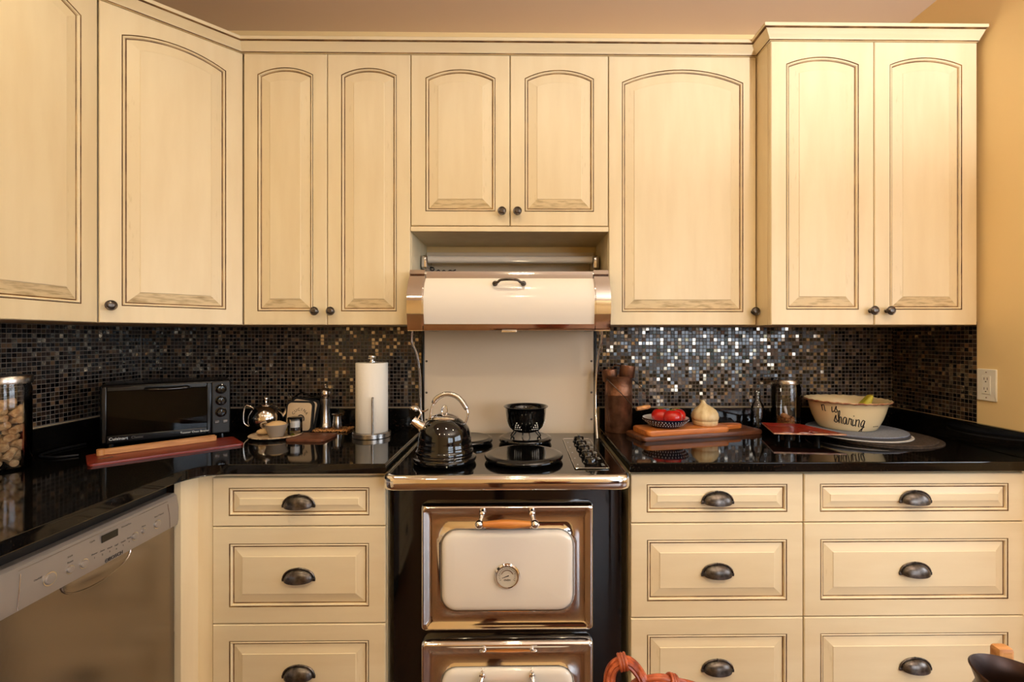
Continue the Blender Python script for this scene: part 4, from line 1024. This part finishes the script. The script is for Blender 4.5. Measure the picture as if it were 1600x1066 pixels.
# handwriting strokes (x, y) in letter heights
W = {'n': ([[(0, 1), (.05, 0), (.05, .7), (.3, 1), (.45, .8), (.45, .1), (.6, 0)]], .75),
     'i': ([[(.05, .9), (0, .1), (.12, 0), (.3, .2)], [(.08, 1.35), (.1, 1.45)]], .4),
     's': ([[(-.05, .1), (.3, 1.05), (.28, .6), (.42, .25), (.2, 0), (.02, .12)]], .52),
     'h': ([[(0, .2), (.25, 1.2), (.3, 1.75), (.12, 1.5), (.1, 0), (.2, .7), (.38, .95), (.46, .7), (.44, .1), (.6, .05)]], .66),
     'a': ([[(.45, .9), (.2, 1), (0, .5), (.12, .02), (.32, .2), (.45, .9), (.44, .15), (.6, .05)]], .66),
     'r': ([[(0, .1), (.15, 1.0), (.22, .85), (.42, .9), (.4, .2), (.55, .05)]], .58),
     'g': ([[(.42, .9), (.18, 1), (0, .5), (.14, .05), (.35, .3), (.44, .95), (.36, -.5), (.14, -.95), (0, -.7), (.3, -.2), (.62, .15)]], .66),
     '.': ([[(.02, .05), (.12, .06)]], .32)}
def write(s, x, z, hgt, slope=0):
    for ch in s:
        st, adv = W[ch]
        bm = NB()
        for k, pl_ in enumerate(st):
            pts = [];
            for q in spline([(a, b, 0) for a, b in pl_], 4):
                xx = x + q.x * hgt; zz = z + q.y * hgt + slope * q.x * hgt
                rr = brad(zz) + .0004; an = xx / .14 - PI / 2
                pts.append((rr * math.cos(an), rr * math.sin(an), zz))
            tube(bm, pts, .0017, 6)
        o = obj('lettering', bm, 'ink', t, 60); x += adv * hgt; z += slope * adv * hgt
write('n', -.176, .076, .025); write('is', -.136, .075, .024); write('sharing', -.132, .034, .029, -.13); write('....', .036, .020, .030)
# bananas
for k, (a0, lab) in enumerate(((R(200), 'left one of the bananas in the cream bowl'), (R(160), 'middle one of the bananas in the cream bowl'), (R(118), 'rear one of the bananas in the cream bowl'))):
    tb = thing('banana', lab, 'banana', (bwx + .082, bwy - .030, ZBW + .034), 0, 'bananas in the cream bowl')
    d = Vector((math.cos(a0), math.sin(a0) * .8, 0))
    pts = spline([Vector((.0, .0 + .006 * (k - 1), .100)), Vector((0, .004 * (k - 1), .09)) + d * .012, d * .030 + Vector((0, 0, .064)), d * .064 + Vector((0, 0, .026)), d * .105 + Vector((0, 0, .018)), d * .135 + Vector((0, 0, .032))], 5)
    n = len(pts); rad = [min(.0155, .005 + .0011 * i) if i < n - 6 else .0155 * max(.25, (n - 1 - i) / 6) ** .6 for i in range(n)]
    bm = NB(); tube(bm, pts[2:], rad[2:], 7); obj('fruit', bm, 'banana', tb, 60)
    bm = NB(); tube(bm, [pts[0] + Vector((0, 0, .006)), pts[1], pts[3]], [.0035, .0048, .0055], 7); obj('stem', bm, 'banana_t', tb, 60)
# outlet on the right wall (faces -x)
t = thing('wall_outlet', 'white double wall outlet on the golden right wall', 'outlet', (XR, 1.708, 1.148), -PI / 2)
bm = NB(); bx(bm, -.0365, .0365, -.0065, -.0003, -.058, .058, .003); obj('cover_plate', bm, 'white_pl', t)
bm = NB(); bx(bm, -.0165, .0165, -.0085, -.006, -.034, .034, .0015); rc_ = obj('receptacle', bm, 'white_pl', t)
bm = NB()
for z in (-.018, .018):
    for x in (-.006, .006): bx(bm, x - .001, x + .001, -.0088, -.008, z, z + .009)
    lathe(bm, [(0, .0006), (.0024, .0006), (.0024, 0)], 10, mtx=Matrix.Translation((0, -.0083, z - .006)) @ KM)
obj('slots', bm, 'ink', rc_)
for z in (-.046, .046):
    bm = NB(); lathe(bm, [(0, .0012), (.002, .001), (.0028, 0)], 10, mtx=Matrix.Translation((0, -.0065, z)) @ KM); obj('screw', bm, 'steel_pol', t)

# ------------------------------------------------------------------ table in the foreground with rattan basket and jug
t = thing('table', 'wooden table below the frame carrying basket and jug', 'table', (.55, .42, 0))
bm = NB(); bx(bm, -.75, .75, -.28, .28, .685, .725, .006); obj('tabletop', bm, 'board_d', t)
for sx in (-1, 1):
    for sy in (-1, 1):
        bm = NB(); bx(bm, sx * .69 - .03, sx * .69 + .03, sy * .23 - .03, sy * .23 + .03, 0, .685, .004); obj('leg', bm, 'board_d', t)
bm = NB(); bx(bm, -.68, .68, -.24, .24, .605, .685, .003); obj('apron', bm, 'board_d', t)
tz = .7252
t = thing('rattan_basket', 'red-brown rattan basket with looped wrapped handles in the foreground', 'basket', (.20, .55, tz))
bm = NB()
for k in range(12):
    z = .006 + .011 * k; f = .8 + .02 * k
    tube(bm, [(.115 * f * math.cos(2 * PI * q / 40), .080 * f * math.sin(2 * PI * q / 40), z) for q in range(40)], .0062, 7, closed=True)
bx(bm, -.085, .085, -.055, .055, .001, .007); obj('coiled_wall', bm, 'rattan', t, 60)
def bundle(bm, pts, r, n=6, rs=None):
    P = spline(pts, 8); m_ = len(P); rs = rs or r * .42
    prev = None; frames = []
    for i in range(m_):
        tt = (P[min(i + 1, m_ - 1)] - P[max(i - 1, 0)]).normalized()
        u = (tt.orthogonal() if prev is None else prev - tt * prev.dot(tt)).normalized(); prev = u; frames.append((u, tt.cross(u)))
    for k in range(n):
        tube(bm, [P[i] + (r - rs) * (math.cos(2 * PI * k / n + i * .015) * frames[i][0] + math.sin(2 * PI * k / n + i * .015) * frames[i][1]) for i in range(m_)], rs, 6)
    return P, frames
HND = [((-.095, .0, .125), (-.097, 0, .180), (-.096, .004, .201), (-.089, .006, .212), (-.0755, .006, .2155), (-.064, .004, .207), (-.056, .0, .192), (-.052, -.004, .165), (-.050, -.006, .125)),
       ((-.070, .006, .125), (-.066, .006, .175), (-.060, .004, .188), (-.051, .0, .196), (-.036, -.002, .199), (-.018, 0, .193), (.006, .006, .183), (.035, .012, .165), (.075, .016, .125))]
for hi_, pts in enumerate(HND):
    bm = NB(); P, fr = bundle(bm, pts, .0070); hd_ = obj('handle', bm, 'rattan', t, 60)
    bm = NB()
    for f_ in ((.46, .86) if hi_ == 0 else (.22, .30, .58)):
        i = int(f_ * (len(P) - 1))
        for s in (-.0034, 0, .0034):
            tn = (P[min(i + 1, len(P) - 1)] - P[i - 1]).normalized()
            tube(bm, [P[i] + tn * s + .0082 * (math.cos(2 * PI * k / 16) * fr[i][0] + math.sin(2 * PI * k / 16) * fr[i][1]) for k in range(16)], .0019, 6, closed=True)
    obj('binding', bm, 'rattan', hd_, 60)
t = thing('jug', 'dark bronze jug with pale wooden handle at lower right', 'jug', (.626, .560, tz - .0))
bm = NB()
lathe(bm, [(0, .0), (.058, 0), (.062, .004), (.073, .06), (.072, .12), (.066, .155), (.0615, .168), (.064, .173), (.0615, .178), (.0605, .185), (.066, .200), (.0675, .202), (.0655, .2035), (.0575, .186), (.058, .168), (.063, .15), (.068, .12), (.069, .06), (.058, .008), (0, .006)], 48)
for v in bm.verts:
    v.co.z *= .855
    if v.co.z > .145: v.co.z -= (v.co.z - .145) / .028 * .16 * v.co.x
obj('body', bm, 'jug', t, 50)
bm = NB(); tube(bm, spline([(.022, .052, .140), (.023, .066, .142), (.024, .076, .144)], 4), .005, 8); obj('handle_bracket', bm, 'pewter', t, 60)
bm = NB(); bx(bm, .013, .035, .066, .082, .140, .180, .005); obj('handle', bm, 'pine', t)

# ------------------------------------------------------------------ recessed ceiling lamps
for i, (x, y) in enumerate(LAMPS):
    row = 'nearest the cabinets' if y > 0 else 'behind the camera'
    side = ('left', 'middle', 'right')[i % 3]
    t = thing('ceiling_lamp', f'round recessed ceiling lamp, {side} of the row {row}', 'lamp', (x, y, ZC), 0, 'recessed ceiling lamps')
    bm = NB(); lathe(bm, [(.050, -.0005), (.075, -.0005), (.075, -.004), (.052, -.007), (.050, -.0005)], 32); obj('trim_ring', bm, 'white_pl', t, 40)
    bm = NB(); lathe(bm, [(0, -.002), (.0495, -.002)], 32); obj('bulb', bm, 'lamp', t, 40)
    l = bpy.data.lights.new('lamp_light', 'AREA'); l.shape = 'DISK'; l.size = .09; l.energy = LAMP_W[y > 0]; l.color = LAMP_COL; l.spread = R(150)
    lo_ = bpy.data.objects.new('lamp_light', l); lo_.location = (0, 0, -.012); lo_.parent = t; C.objects.link(lo_)

# added uplighter behind the camera, an unseen fill bounced off the ceiling
t = thing('added_fill_lamp', 'tall added uplighter behind the camera, unseen ceiling fill', 'fill lamp', (1.62, -.50, 0))
bm = NB(); lathe(bm, [(0, .0003), (.15, .0003), (.15, .012), (.13, .022), (.02, .03), (0, .03)], 36); obj('base', bm, 'pewter', t, 40)
bm = NB(); lathe(bm, [(0, .03), (.011, .03), (.011, 1.70), (0, 1.70)], 16); obj('pole', bm, 'pewter', t, 40)
bm = NB(); lathe(bm, [(.011, 1.695), (.04, 1.70), (.12, 1.745), (.165, 1.805), (.168, 1.81), (.160, 1.81), (.115, 1.752), (.035, 1.706), (0, 1.706)], 40); obj('shade', bm, 'pewter', t, 40)
l = bpy.data.lights.new('fill_uplight', 'POINT'); l.energy = UP_W; l.color = UP_COL; l.shadow_soft_size = .03
lo_ = bpy.data.objects.new('fill_uplight', l); lo_.location = (0, 0, 1.78); lo_.parent = t; C.objects.link(lo_)
